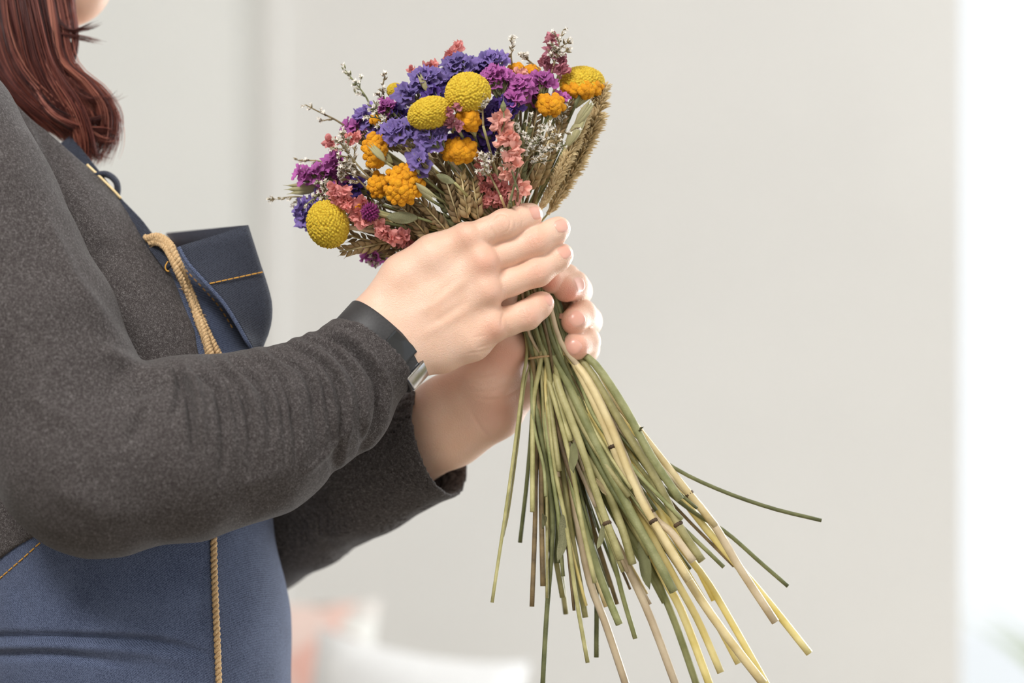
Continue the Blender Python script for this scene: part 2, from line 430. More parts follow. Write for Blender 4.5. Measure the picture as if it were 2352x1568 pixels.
def denim_mat(name, dark, light, freq=2300.0, mixs=0.3):
    m, nt, b = new_mat(name)
    tc = N(nt, 'ShaderNodeTexCoord')
    mp = N(nt, 'ShaderNodeMapping'); mp.inputs['Rotation'].default_value = (0.3, 0.95, 0.4); nt.links.new(tc.outputs['Object'], mp.inputs['Vector'])
    w = N(nt, 'ShaderNodeTexWave', Scale=freq/6.28, Distortion=1.2, Detail=2.0); w.inputs['Detail Scale'].default_value = 3.0
    nt.links.new(mp.outputs['Vector'], w.inputs['Vector'])
    n1 = N(nt, 'ShaderNodeTexNoise', Scale=1400.0, Detail=2.0); n2 = N(nt, 'ShaderNodeTexNoise', Scale=35.0, Detail=4.0)
    for n in (n1, n2): nt.links.new(tc.outputs['Object'], n.inputs['Vector'])
    a1 = N(nt, 'ShaderNodeMath', operation='MULTIPLY_ADD'); a1.inputs[1].default_value = mixs; nt.links.new(w.outputs['Fac'], a1.inputs[0]); nt.links.new(n1.outputs['Fac'], a1.inputs[2])
    a2 = N(nt, 'ShaderNodeMath', operation='MULTIPLY_ADD'); a2.inputs[1].default_value = 0.35; nt.links.new(n2.outputs['Fac'], a2.inputs[0]); nt.links.new(a1.outputs[0], a2.inputs[2])
    r = ramp(nt, [(0.62, dark), (1.0, light)]); nt.links.new(a2.outputs[0], r.inputs['Fac'])
    nt.links.new(r.outputs['Color'], b.inputs['Base Color']); b.inputs['Roughness'].default_value = 0.85; b.inputs['Specular IOR Level'].default_value = 0.2
    b.inputs['Sheen Weight'].default_value = 0.08
    bp = N(nt, 'ShaderNodeBump', Strength=0.35, Distance=0.0006); nt.links.new(a1.outputs[0], bp.inputs['Height']); nt.links.new(bp.outputs['Normal'], b.inputs['Normal'])
    return m
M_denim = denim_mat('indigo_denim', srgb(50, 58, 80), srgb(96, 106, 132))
M_denim_dark = denim_mat('shaded_indigo_denim', srgb(17, 19, 29), srgb(62, 66, 78), mixs=0.5)  # pocket and strap: the skirt's denim with shade in its colour; skirt more worn
M_thread = simple('orange_thread', srgb(196, 140, 50), srgb(214, 160, 70), 600, 0.6)
M_jute = simple('jute_twine', srgb(196, 158, 112), srgb(228, 196, 150), 900, 0.9, 0.6, 2500)
def hair_mat():
    m, nt, b = new_mat('auburn_hair')
    at = N(nt, 'ShaderNodeAttribute', attribute_name='shade')
    r = ramp(nt, [(0.0, srgb(48, 22, 22)), (0.45, srgb(100, 48, 41)), (0.8, srgb(152, 84, 68)), (1.0, srgb(200, 132, 110))]); nt.links.new(at.outputs['Fac'], r.inputs['Fac'])
    nt.links.new(r.outputs['Color'], b.inputs['Base Color']); b.inputs['Roughness'].default_value = 0.5; b.inputs['Specular IOR Level'].default_value = 0.4
    return m
M_hair = hair_mat()
M_rubber = simple('black_rubber', srgb(52, 51, 52), srgb(60, 59, 60), 800, 0.5, spec=0.4)
M_screen = simple('dark_glass', srgb(14, 13, 14), srgb(18, 17, 18), 50, 0.12, spec=0.7)
M_steel = simple('brushed_steel', srgb(200, 202, 208), srgb(215, 217, 222), 500, 0.25, metal=1.0)

# ------------------------------------------------------------------ right hand (back of the hand to the camera)
rh_palm_chains = [
    Chain([(868, 738, -22, 62), (935, 642, -28, 60), (1000, 592, -46, 52), (1068, 552, -56, 37)]),
    Chain([(880, 770, -35, 62), (1000, 690, -52, 50), (1102, 604, -64, 36)]),
    Chain([(900, 790, -38, 60), (1010, 745, -50, 50), (1115, 670, -60, 36)]),
    Chain([(915, 806, -32, 60), (1010, 797, -34, 56), (1080, 774, -42, 52), (1124, 750, -46, 38)]),
    Chain([(720, 935, -110, 85), (800, 862, -66, 76), (880, 790, -28, 72)]),
    Chain([(800, 815, -60, 66), (862, 756, -26, 66)]),
    Chain([(850, 870, -50, 60), (925, 815, -28, 56)]),
]
rh_fingers = [
    Chain([(1066, 552, -56, 36), (1116, 532, -74, 31.5), (1158, 515, -72, 34.5), (1205, 500, -52, 31.5), (1219, 494, -42, 28)], 10),
    Chain([(1100, 605, -62, 35), (1168, 579, -56, 31.5), (1232, 554, -58, 34), (1275, 531, -42, 30), (1284, 524, -36, 26.5)], 10),
    Chain([(1112, 671, -58, 35), (1176, 647, -58, 31), (1235, 624, -54, 33.5), (1281, 594, -38, 29), (1291, 585, -32, 26.5)], 10),
    Chain([(1122, 751, -46, 37), (1168, 737, -46, 33), (1210, 723, -44, 34), (1237, 703, -32, 30), (1246, 696, -26, 27)], 10),
    # thumb, folded behind the stems
    Chain([(935, 660, 10, 55), (1060, 620, 130, 44), (1150, 600, 170, 34), (1200, 575, 175, 29)], 10),
]
rh_bumps = [(1082, 540, -88, 20), (1116, 600, -94, 21), (1124, 668, -90, 19), (1136, 746, -74, 18)]
def f_rhand(p):
    pal = None
    for c in rh_palm_chains:
        g = c(p); pal = g if pal is None else smin(pal, g, 34)
    for (x, y, d, r) in rh_bumps:
        pal = smin(pal, np.linalg.norm(p-PU(x, y, d), axis=1)-r*.9, 42)
    out = pal
    for i, c in enumerate(rh_fingers):
        out = smin(out, smin(pal, c(p), 12 if i < 4 else 30), 5)
    return out
# ------------------------------------------------------------------ left hand, holding the stems from behind
lh_palm_chains = [
    Chain([(800, 1130, 400, 88), (930, 1045, 285, 84), (1030, 985, 205, 82)]),
    Chain([(930, 985, 265, 74), (1030, 935, 180, 76), (1120, 880, 118, 70), (1168, 800, 98, 52)]),
    Chain([(1040, 990, 200, 78), (1130, 940, 165, 72), (1182, 880, 165, 62), (1215, 820, 185, 48)]),
    Chain([(1080, 940, 180, 70), (1180, 850, 185, 52), (1225, 720, 205, 42)]),
]
lh_fingers = [
    Chain([(1205, 690, 205, 40), (1290, 640, 185, 36), (1300, 640, 80, 33), (1268, 645, 32, 29)], 10),
    Chain([(1225, 730, 205, 40), (1322, 668, 180, 37), (1318, 656, 78, 34), (1300, 663, 40, 31)], 10),
    Chain([(1230, 775, 205, 40), (1345, 738, 178, 37), (1336, 722, 85, 34), (1319, 737, 44, 32)], 10),
    Chain([(1215, 830, 190, 38), (1340, 800, 172, 36), (1344, 784, 90, 34), (1322, 795, 50, 33)], 10),
    Chain([(1150, 830, 110, 50), (1150, 720, 60, 36), (1165, 640, 40, 31), (1175, 610, 40, 27)], 10),
]
def f_lhand(p):
    pal = None
    for c in lh_palm_chains:
        g = c(p); pal = g if pal is None else smin(pal, g, 34)
    out = pal
    for c in lh_fingers: out = np.minimum(out, smin(pal, c(p), 18))
    return out

def across(a, b, off, w, bow=4, n=5):
    """px polyline running across a finger a->b at a given distance from a"""
    a = np.array(a, float); b = np.array(b, float); t = (b-a)/np.linalg.norm(b-a); q = np.array([-t[1], t[0]])
    c = a+t*off; return [tuple(c+q*w*s+t*bow*(1-(s)**2)) for s in np.linspace(-1, 1, n)]
wr = []
fin = [((1072, 550), (1158, 515), (1205, 500), (1222, 493)), ((1105, 602), (1232, 554), (1275, 531), (1287, 523)),
       ((1118, 668), (1235, 624), (1281, 594), (1294, 584)), ((1128, 748), (1210, 723), (1237, 703), (1249, 696))]
for i, (mc, pi, di, ti) in enumerate(fin):
    L = np.linalg.norm(np.array(pi)-np.array(mc))
    for o, dp, bw in ((-13+2*i, .6, -7), (-5-i, 1.1, -3+i), (1+i, 1.3, 1), (9-2*i, .7, 6-i)):
        wr.append((across(mc, pi, L+o, 14+2*(i % 2), bw), dp*(0.6 if i == 0 else 1), 2.2))
    L2 = np.linalg.norm(np.array(di)-np.array(pi))
    for o, dp in ((-3, 1.5), (3, 1.3)): wr.append((across(pi, di, L2+o, 18, 3), dp, 2.0))
# oval folds on the bent index knuckle
wr += [([(1133, 505), (1142, 492), (1160, 492), (1172, 506), (1168, 527), (1150, 540)], 2.2, 2.4),
       ([(1128, 520), (1138, 545), (1122, 562)], 2.2, 3.0), ([(1172, 495), (1184, 512), (1180, 532)], 1.8, 2.4), ([(1190, 492), (1200, 508), (1194, 528)], 1.4, 2.2),
       ([(1062, 512), (1100, 506), (1124, 500)], 1.5, 4)]
# tendons and the crease towards the little finger
wr += [([(960, 720), (1040, 665), (1100, 622)], -2.2, 12), ([(970, 770), (1050, 725), (1110, 682)], -2.0, 12), ([(985, 700), (1050, 640)], 1.5, 10), ([(1000, 740), (1075, 690)], 1.8, 10),
       ([(1158, 715), (1153, 735), (1152, 760)], 2.0, 4), ([(1095, 800), (1130, 790), (1160, 785)], 1.2, 3), ([(1075, 812), (1110, 806), (1140, 798)], 1.0, 3), ([(1085, 775), (1120, 770)], 0.8, 3)]

def skin_mesh(f, lo, hi, h, gl, flush):
    V, Q = polymesh(f, lo, hi, h); V = relax(V, Q, 2, 0.5); V = grooves(V, Q, gl)
    fl = np.zeros(len(V))
    for (x, y, d, r, a) in flush:
        fl = np.maximum(fl, a*np.exp(-(np.linalg.norm(V-PU(x, y, d), axis=1)/r)**2))
    return V, Q, fl
flush_r = [(1230, 555, -92, 30, .3), (1236, 625, -88, 30, .3), (1222, 722, -78, 28, .32), (1152, 512, -100, 24, .15),
           (1115, 605, -105, 32, .45), (1135, 760, -85, 30, .4), (1128, 668, -100, 28, .25), (1075, 545, -95, 26, .3),
           (1225, 490, -70, 16, .2), (1290, 520, -60, 18, .25), (1298, 580, -56, 18, .25), (1250, 693, -50, 18, .35)]
flush_l = [(1310, 675, 20, 34, .9), (1310, 745, 15, 30, .75), (1325, 800, 20, 34, .7), (1265, 655, 0, 30, .8), (1150, 930, 90, 70, .45), (1170, 820, 60, 60, .5)]
Vr, Qr, Fr = skin_mesh(f_rhand, PU(700, 1000, -220)-[0, 0, 0], PU(1345, 440, 240)+[40, 0, 30], 2.5, wr, flush_r)
lw = [([(1075, 880), (1130, 878), (1185, 850)], 1.5, 4), ([(1085, 900), (1140, 896), (1195, 868)], 1.5, 4), ([(1100, 918), (1150, 915), (1205, 885)], 1.5, 4), ([(1070, 862), (1120, 860), (1175, 838)], 1.5, 4), ([(1085, 950), (1105, 985), (1130, 1010)], 1.5, 5)]
Vl, Ql, Fl = skin_mesh(f_lhand, PU(760, 1200, -30), PU(1420, 560, 480)+[20, 0, 20], 3.0, lw, flush_l)

# ------------------------------------------------------------------ head, neck and trunk under the clothes
torso_pts = [(-180, 467, 330), (22, 678, 330), (212, 857, 325), (278, 935, 325), (275, 1200, 330), (302, 1440, 348), (312, 1760, 358), (305, 2200, 362), (300, 2700, 352)]
torso_near = Chain([(x, y, 270, r) for x, y, r in torso_pts], 40)
torso_far = Chain([(x-20, y, 640, r) for x, y, r in torso_pts], 40)
def f_torso(p): return smin(torso_near(p), torso_far(p), 160)
neck = Chain([(-80, 330, 430, 170), (-30, 120, 420, 132), (0, -150, 410, 140)], 40)
jaw = Chain([(20, -110, 410, 120), (110, -40, 405, 88), (186, -38, 400, 72)], 40)
jaw2 = Chain([(0, -100, 410, 110), (90, 20, 410, 62), (165, -5, 400, 62)], 40)
nose = Chain([(255, -400, 400, 28), (300, -300, 400, 34), (270, -270, 400, 38)], 20)
lips = Chain([(232, -170, 360, 34), (246, -172, 400, 40), (232, -170, 440, 34)], 20)
def f_head(p):
    f = ellipsoid(p, PU(10, -430, 410), np.array([330, 265, 330.]))
    f = smin(f, ellipsoid(p, PU(110, -250, 405), np.array([160, 190, 230.])), 60)
    f = smin(f, jaw(p), 50); f = smin(f, jaw2(p), 40); f = smin(f, nose(p), 24); f = smin(f, lips(p), 24)
    for dd in (300, 510):
        f = np.maximum(f, -smin(np.linalg.norm(p-PU(285, -395, dd), axis=1)-38, f*0+60, 10))
        f = smin(f, np.linalg.norm(p-PU(228, -395, dd), axis=1)-42, 6)
        f = smin(f, ellipsoid(p, PU(-30, -330, 410+(dd-405)*2.45), np.array([45, 18, 70.])), 12)
    return f
def f_body(p): return smin(smin(f_torso(p)+26, neck(p), 60), f_head(p), 40)
Vb, Qb = polymesh(f_body, PU(-480, 2700, -120)-[60, 0, 0], PU(420, -860, 1020)+[160, 0, 80], 12.0)
Vb = relax(Vb, Qb, 2, 0.5)

person = thing('person', 'person in charcoal cardigan and denim apron holding the flowers with both hands', 'person', (float(PU(200, 0, 450)[0])/S, 450/S, 0))
nv = [len(Vr), len(Vl)]
bodyV = np.concatenate([Vr, Vl, Vb]); bodyQ = np.concatenate([Qr, Ql+nv[0], Qb+nv[0]+nv[1]])
body = obj('body', to_world(bodyV), bodyQ, M_skin, person)
at = body.data.attributes.new('flush', 'FLOAT', 'POINT'); at.data.foreach_set('value', np.concatenate([Fr, Fl, np.zeros(len(Vb))]).astype(np.float32))
body['label'] = 'bare hands, wrists, neck and chin'

def nail(f, px, py, n, t, w, l, d0=-300):
    d = march(f, px, py, d0)
    if d is None: return
    c = PU(px, py, d); n = np.array(n, float); n /= np.linalg.norm(n); t = np.array(t, float); t -= n*(t@n); t /= np.linalg.norm(t); b = np.cross(t, n)
    m = 13; X = []; E = []
    for j in range(m):
        for i in range(m):
            u, v = i/(m-1)*2-1, j/(m-1)*2-1
            s = (abs(u)**3.2+abs(v)**3.2)**(1/3.2)/max(abs(u), abs(v), 1e-6) if (u or v) else 1
            uu, vv = u/s, v/s
            X.append(c+b*(uu*w/2)+t*(vv*l/2)+n*45); E.append(max(abs(u), abs(v)))
    X = march_dir(f, np.array(X), -n, 40); E = np.array(E)
    X = X+n*(np.where(E > 0.99, -0.6, 0.9))[:, None]
    q = [(j*m+i, j*m+i+1, (j+1)*m+i+1, (j+1)*m+i) for j in range(m-1) for i in range(m-1)]
    nf = np.cross(X[1]-X[0], X[m]-X[0])
    if nf@n < 0: q = [k[::-1] for k in q]
    o = obj('fingernail', to_world(X), q, M_nail, person); o.parent = body; o.matrix_parent_inverse = Matrix.Identity(4)
    return o
nail(f_rhand, 1231, 487, (0.45, -0.85, 0.35), (0.9, 0.4, 0.3), 34, 34)
nail(f_rhand, 1293, 517, (0.6, -0.75, 0.25), (0.75, 0.5, 0.3), 33, 36)
nail(f_rhand, 1300, 578, (0.62, -0.75, 0.2), (0.7, 0.5, 0.4), 32, 36)
nail(f_rhand, 1265, 688, (0.85, -0.5, 0.2), (0.5, 0.75, 0.3), 28, 32)
nail(f_lhand, 1332, 652, (0.9, -0.45, 0.25), (-0.5, -0.85, -0.1), 38, 40)
nail(f_lhand, 1330, 732, (0.62, -0.75, -0.05), (-0.7, -0.5, -0.6), 36, 38)
nail(f_lhand, 1318, 797, (0.1, -1.0, -0.05), (-0.5, -0.2, -0.75), 36, 36)

# ------------------------------------------------------------------ cardigan
upper = Chain([(-150, 300, -60, 190), (-60, 470, -100, 188), (78, 752, -150, 190), (190, 1040, -190, 205), (235, 1075, -195, 205)], 30)
fore = Chain([(215, 1068, -195, 206), (430, 1030, -165, 208), (580, 998, -125, 192), (750, 912, -75, 150), (852, 814, -36, 113), (930, 730, 0, 100)], 24)
cuffR_c = PU(852, 812, -36); cuffR_n = PU(900, 754, -2)-PU(820, 850, -52); cuffR_n = cuffR_n/np.linalg.norm(cuffR_n)
sl_lines = [([(404, 842), (430, 890), (442, 960)], 12, 9), ([(451, 850), (493, 882), (511, 937), (516, 1001)], 10, 9), ([(493, 831), (539, 873), (566, 928), (575, 983)], 9, 8),
            ([(529, 822), (580, 864), (612, 919), (621, 965)], 9, 8), ([(571, 806), (630, 846), (663, 900), (676, 965)], 8, 8), ([(612, 795), (681, 836), (713, 882), (725, 945)], 8, 8),
            ([(650, 783), (727, 822), (773, 873), (790, 940), (778, 1030)], 9, 9), ([(690, 770), (745, 790), (790, 830), (822, 880), (830, 960)], 7, 8), ([(725, 758), (790, 782), (842, 830), (874, 890), (872, 960), (845, 1020)], 13, 9),
            ([(545, 818), (600, 856), (640, 910), (652, 970)], 5, 5), ([(632, 790), (700, 828), (742, 880), (756, 950)], 5, 5), ([(475, 842), (520, 880), (540, 940)], 5, 5),
            ([(410, 860), (408, 930), (385, 980)], 8, 10), ([(440, 862), (462, 930), (472, 1030)], -6, 8), ([(700, 1085), (780, 1010), (812, 950)], -4, 9),
            ([(560, 1120), (700, 1060)], -3, 16), ([(100, 500), (170, 640), (260, 760), (345, 830)], -5, 16), ([(230, 800), (320, 850), (395, 850)], -6, 16), ([(300, 900), (370, 880), (400, 850)], 7, 14),
            ([(60, 900), (150, 960), (260, 980)], -4, 22), ([(120, 1120), (260, 1180), (420, 1180)], -3, 25), ([(300, 1010), (340, 940), (396, 880)], 5, 14),
            ([(765, 745), (840, 752), (900, 797), (935, 860), (935, 890)], -3, 7)]
def knit_noise(V, Q, amp, sc):
    nv_ = vnormals(V, Q); D = np.array([noise.noise(Vector(v)/sc) for v in V]); return V+nv_*(D*amp)[:, None]
farm = Chain([(430, 1240, 880, 180), (575, 1203, 690, 168), (690, 1150, 530, 158), (835, 1083, 350, 146), (1008, 1012, 215, 128), (1090, 975, 160, 122)], 24)
farm_up = Chain([(430, 1240, 880, 180), (150, 800, 1040, 170), (-100, 420, 1000, 180)], 24)
cuffL_c = PU(1012, 1012, 215); cuffL_n = np.array([0.88, -0.36, 0.27]); cuffL_n /= np.linalg.norm(cuffL_n)
def f_lsleeve(p):
    o = smin(farm(p), farm_up(p), 30)
    return np.maximum(np.maximum(o, -(o+10)), (p-cuffL_c)@cuffL_n)
Vt, Qt = polymesh(f_lsleeve, PU(-400, 1460, 60)-[100, 0, 60], PU(1180, 200, 1260)+[100, 0, 100], 7.0)
Vt = relax(Vt, Qt, 1, 0.5)
Vt = grooves(Vt, Qt, [([(740, 1240), (790, 1270), (850, 1235)], 7, 12), ([(700, 1200), (760, 1230), (830, 1200)], -5, 14), ([(850, 1130), (920, 1150), (990, 1130)], 4, 14)])

# cardigan front: a layer over the trunk, open along the chest
edge = [(-300, -100), (-60, 120), (0, 197), (70, 250), (150, 325), (212, 398), (270, 465), (332, 538), (398, 650), (448, 760), (466, 840), (450, 960), (330, 1100), (112, 1213), (0, 1283), (-70, 1345), (-90, 1480), (-90, 3200)]
EU = np.array([PU(x, y, 40)[[0, 2]] for x, y in edge])
def edge_sd(p, E):
    """signed distance to a polyline in the X-Z plane, negative on its left/back side"""
    q = p[:, [0, 2]]; best = np.full(len(q), 1e9); sgn = np.zeros(len(q))
    for a, b in zip(E[:-1], E[1:]):
        ab = b-a; h = np.clip(((q-a)@ab)/(ab@ab), 0, 1); r = q-a-h[:, None]*ab; dd = np.einsum('ij,ij->i', r, r)
        s = ab[0]*(q[:, 1]-a[1])-ab[1]*(q[:, 0]-a[0])
        m = dd < best; best[m] = dd[m]; sgn[m] = np.sign(s[m])
    return np.sqrt(best)*sgn      # positive: front side (towards the belly) 
def f_cardigan(p):
    o = smin(upper(p), fore(p), 22); cp = (p-cuffR_c)@cuffR_n
    arm = np.maximum(o, -(o+np.clip(10-cp*0.5, 10, 32)))
    t = f_torso(p); chest = np.maximum(np.maximum(t-16, -(t+6)), edge_sd(p, EU))
    return np.maximum(smin(arm, chest, 16), cp-2)
Vs, Qs = polymesh(f_cardigan, PU(-560, 1620, -460)-[80, 0, 0], PU(1000, 20, 1000)+[60, 0, 60], 5.5)
Vs = relax(Vs, Qs, 2, 0.5)
chest_lines = [([(90, 330), (150, 440), (215, 560)], 10, 16), ([(150, 400), (230, 520), (330, 680), (400, 800)], -6, 22), ([(60, 290), (110, 380), (140, 470)], -7, 12), ([(215, 560), (300, 620), (330, 700)], 6, 16), ([(130, 350), (180, 440), (250, 540)], 7, 12)]
sl2 = []
for i, (l, dp, sg) in enumerate(sl_lines):
    if i < 12:
        a, b = np.array(l[-2], float), np.array(l[-1], float); l = list(l)+[tuple(b+(b-a)*.9+np.array([-6, 0])), tuple(b+(b-a)*1.9+np.array([-24, 0]))]
        sl2.append(([(x+13, y-5) for x, y in l], -dp*.95, sg))
    sl2.append((l, dp*2.3, sg*1.15))
Vs = grooves(Vs, Qs, sl2+chest_lines, 0.6); Vs = knit_noise(Vs, Qs, 4, 80)
n0 = len(Vs)
card = obj('cardigan', to_world(np.concatenate([Vs, Vt])), np.concatenate([Qs, Qt+n0]), M_knit, person)
card['label'] = 'charcoal melange knit cardigan with pushed folds on the sleeve'

# ------------------------------------------------------------------ trousers and shoes (below the frame)
M_trs = simple('dark_trousers', srgb(44, 46, 54), srgb(58, 60, 68), 300, 0.9)
M_shoe = simple('black_shoe', srgb(28, 27, 27), srgb(40, 38, 38), 80, 0.5)
legs = [Chain([(250, 2300, 330+dd*.3, 250), (240, 2900, 260+dd, 200), (230, 3500, 260+dd, 150), (200, 4700, 270+dd, 105)], 40) for dd in (0, 400)]
hips = Chain([(240, 1850, 290, 325), (240, 2300, 300, 320)], 40); hips2 = Chain([(220, 1850, 640, 325), (220, 2300, 600, 320)], 40)
def f_trs(p): return np.minimum(smin(smin(hips(p), hips2(p), 160), np.minimum(legs[0](p), legs[1](p)), 60), 1e5)
Vq, Qq = polymesh(f_trs, PU(-420, 4780, -150)-[60, 0, 60], PU(700, 1500, 1050)+[60, 0, 40], 14.0)
obj('trousers', to_world(Vq), Qq, M_trs, person)
zf = -ZC*S
def f_shoe(dd):
    a0 = PU(190, 4700, 270+dd); a0[2] = zf+75
    def f(p): return np.maximum(smin(cone(p, a0, a0+np.array([90., 0, 30]), 88, 96), cone(p, a0+np.array([60., 0, -18]), a0+np.array([480., 0, -36]), 90, 62), 60), zf-p[:, 2]+1)
    return f, a0
for dd in (0, 400):
    fs, a0 = f_shoe(dd); Vq, Qq = polymesh(fs, a0-[160, 140, 110], a0+[640, 140, 220], 9.0); obj('shoe', to_world(Vq), Qq, M_shoe, person)

# ------------------------------------------------------------------ apron
aedge = [(150, 300), (212, 420), (262, 485), (318, 552), (380, 660), (430, 770), (446, 840), (430, 950), (320, 1085), (104, 1206), (-4, 1282), (-74, 1344), (-96, 1480), (-96, 3400)]
AU = np.array([PU(x, y, 40)[[0, 2]] for x, y in aedge])
topz = PU(0, 560, 100)[2]
def f_apron(p):
    t = f_torso(p); side = -edge_sd(p, AU)
    return np.maximum(np.maximum(np.maximum(t-9, -(t+16)), side), p[:, 2]-topz)
Va, Qa = polymesh(f_apron, PU(-420, 2990, -140)-[60, 0, 0], PU(700, 540, 1050)+[60, 0, 40], 7.0)
Va = relax(Va, Qa, 1, 0.5)
Va = grooves(Va, Qa, [([(-60, 1462), (100, 1462), (300, 1468), (420, 1486), (500, 1515)], 16, 9), ([(-60, 1505), (100, 1502), (200, 1512), (330, 1530)], 11, 9), ([(-40, 1485), (150, 1482), (330, 1498), (450, 1530)], -9, 12),
                       ([(470, 1290), (462, 1400), (468, 1480)], 6, 9), ([(160, 1445), (330, 1450), (440, 1470)], -5, 12), ([(40, 1340), (60, 1440)], 3, 18)])
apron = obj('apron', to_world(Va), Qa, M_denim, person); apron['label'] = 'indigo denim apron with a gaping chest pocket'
def sub(o): o.parent = apron; o.matrix_parent_inverse = Matrix.Identity(4); return o
def on_apron(px, py, lift=10):
    d = march(lambda p: f_torso(p)-lift, px, py, -500, 900)
    return P(px, py, d if d is not None else 300)
def stitch(pts3, r, dash, gap, name='stitching'):
    mb = MB(); acc = 0; pts3 = [Vector(p) for p in pts3]
    C = [np.array(p) for p in pts3]; fine = catmull(C, 40*len(C)); cur = []; on = True
    for a, b in zip(fine[:-1], fine[1:]):
        if on: cur.append(a)
        acc += np.linalg.norm(b-a)
        if acc > (dash if on else gap)/S:
            if on and len(cur) > 1: mb.tube(cur+[b], r/S, 5)
            on = not on; acc = 0; cur = []
    return mb
# chest pocket: the cloth stands away from the chest and folds in a point
rows = 15
Acp = catmull([(412, 566, 55), (436, 606, 45), (478, 652, 40), (524, 706, 45), (582, 804, 60)], rows)
Bcp = catmull([(574, 516, 130), (600, 600, 128), (616, 650, 128), (627, 700, 126), (622, 752, 122), (598, 808, 110)], rows)
Ccp = catmull([(382, 536, 400), (440, 610, 420), (480, 655, 430), (524, 706, 440), (582, 804, 440)], rows)
Vp = []; cols = 29
for a, b_, c in zip(Acp, Bcp, Ccp):
    for i in range(cols):
        t = i/(cols-1)
        if t < 0.5: q = a+(b_-a)*(t/0.5)
        else: q = b_+(c-b_)*((t-0.5)/0.5)
        w = math.exp(-((t-0.5)/0.05)**2); mid = (a+c)/2
        q = q+(mid-b_)*(0.035*w)
        Vp.append(P(*q))
fp = [(j*cols+i, j*cols+i+1, (j+1)*cols+i+1, (j+1)*cols+i) for j in range(rows-1) for i in range(cols-1)]
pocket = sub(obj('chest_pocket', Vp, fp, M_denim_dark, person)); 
sm = pocket.modifiers.new('thickness', 'SOLIDIFY'); sm.thickness = 6/S; sm.offset = 0
# hem stitching on the near face of the pocket
hem = []
ha = np.array(Acp[7]); hb = np.array(Bcp[4])
for i in range(13):
    q = ha+(hb-ha)*(0.03+0.95*i/12); hem.append(P(q[0], q[1], q[2]-5))
sub(stitch(hem, 1.7, 13, 3).build('stitching', M_thread, person))
# folded seam along the lower edge of the pocket
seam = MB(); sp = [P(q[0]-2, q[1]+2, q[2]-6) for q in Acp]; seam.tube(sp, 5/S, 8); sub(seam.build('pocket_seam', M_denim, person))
sub(stitch([P(q[0]-14, q[1]+8, (march(lambda p: f_torso(p)-9, q[0]-14, q[1]+8) or 60)-1) for q in Acp[3:-2]], 1.5, 9, 6).build('stitching', M_thread, person))
sub(stitch([on_apron(x, y, 10) for x, y in ((-30, 1350), (0, 1327), (50, 1284), (105, 1236), (150, 1212))], 1.8, 14, 4).build('stitching', M_thread, person))
# neck strap with ribbed weave
def ribbon(center, w, lift, thick, mat, name, ribs=0):
    c = catmull([np.array(q, float) for q in center], 40); mbs = MB(); m = 9; v = []
    for k, q in enumerate(c):
        t = c[min(k+1, len(c)-1)]-c[max(k-1, 0)]; t = t/np.linalg.norm(t); nn = np.array([-t[1], t[0]])
        for i in range(m):
            s = (i/(m-1)-0.5)*w; x, y = q[:2]+nn*s
            v.append(P(x, y, q[2]+abs(i/(m-1)-0.5)*6+(1.6 if i % 2 else -1.6)*(1 if ribs else 0)))
    f = [(k*m+i, k*m+i+1, (k+1)*m+i+1, (k+1)*m+i) for k in range(len(c)-1) for i in range(m-1)]
    o = obj(name, v, f, mat, person); s_ = o.modifiers.new('thickness', 'SOLIDIFY'); s_.thickness = thick/S; s_.offset = 0
    return sub(o)
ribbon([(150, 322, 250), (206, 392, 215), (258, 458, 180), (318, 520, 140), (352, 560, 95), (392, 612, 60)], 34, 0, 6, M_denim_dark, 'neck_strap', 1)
# strap doubled through its slider: a folded loop standing off the chest
mb = MB(); loop = catmull([P(212, 404, 200), P(244, 400, 196), P(266, 416, 198), P(270, 440, 205), P(262, 462, 214)], 20)
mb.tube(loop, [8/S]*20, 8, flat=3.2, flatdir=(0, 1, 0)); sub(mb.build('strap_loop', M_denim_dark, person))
sub(stitch([P(268, 455, 176), P(258, 464, 160)], 2.2, 14, 3).build('stitching', M_thread, person))
sub(stitch([P(386, 600, 40), P(380, 612, 38), P(384, 622, 38), P(398, 622, 36)], 2.0, 30, 3).build('stitching', M_thread, person))

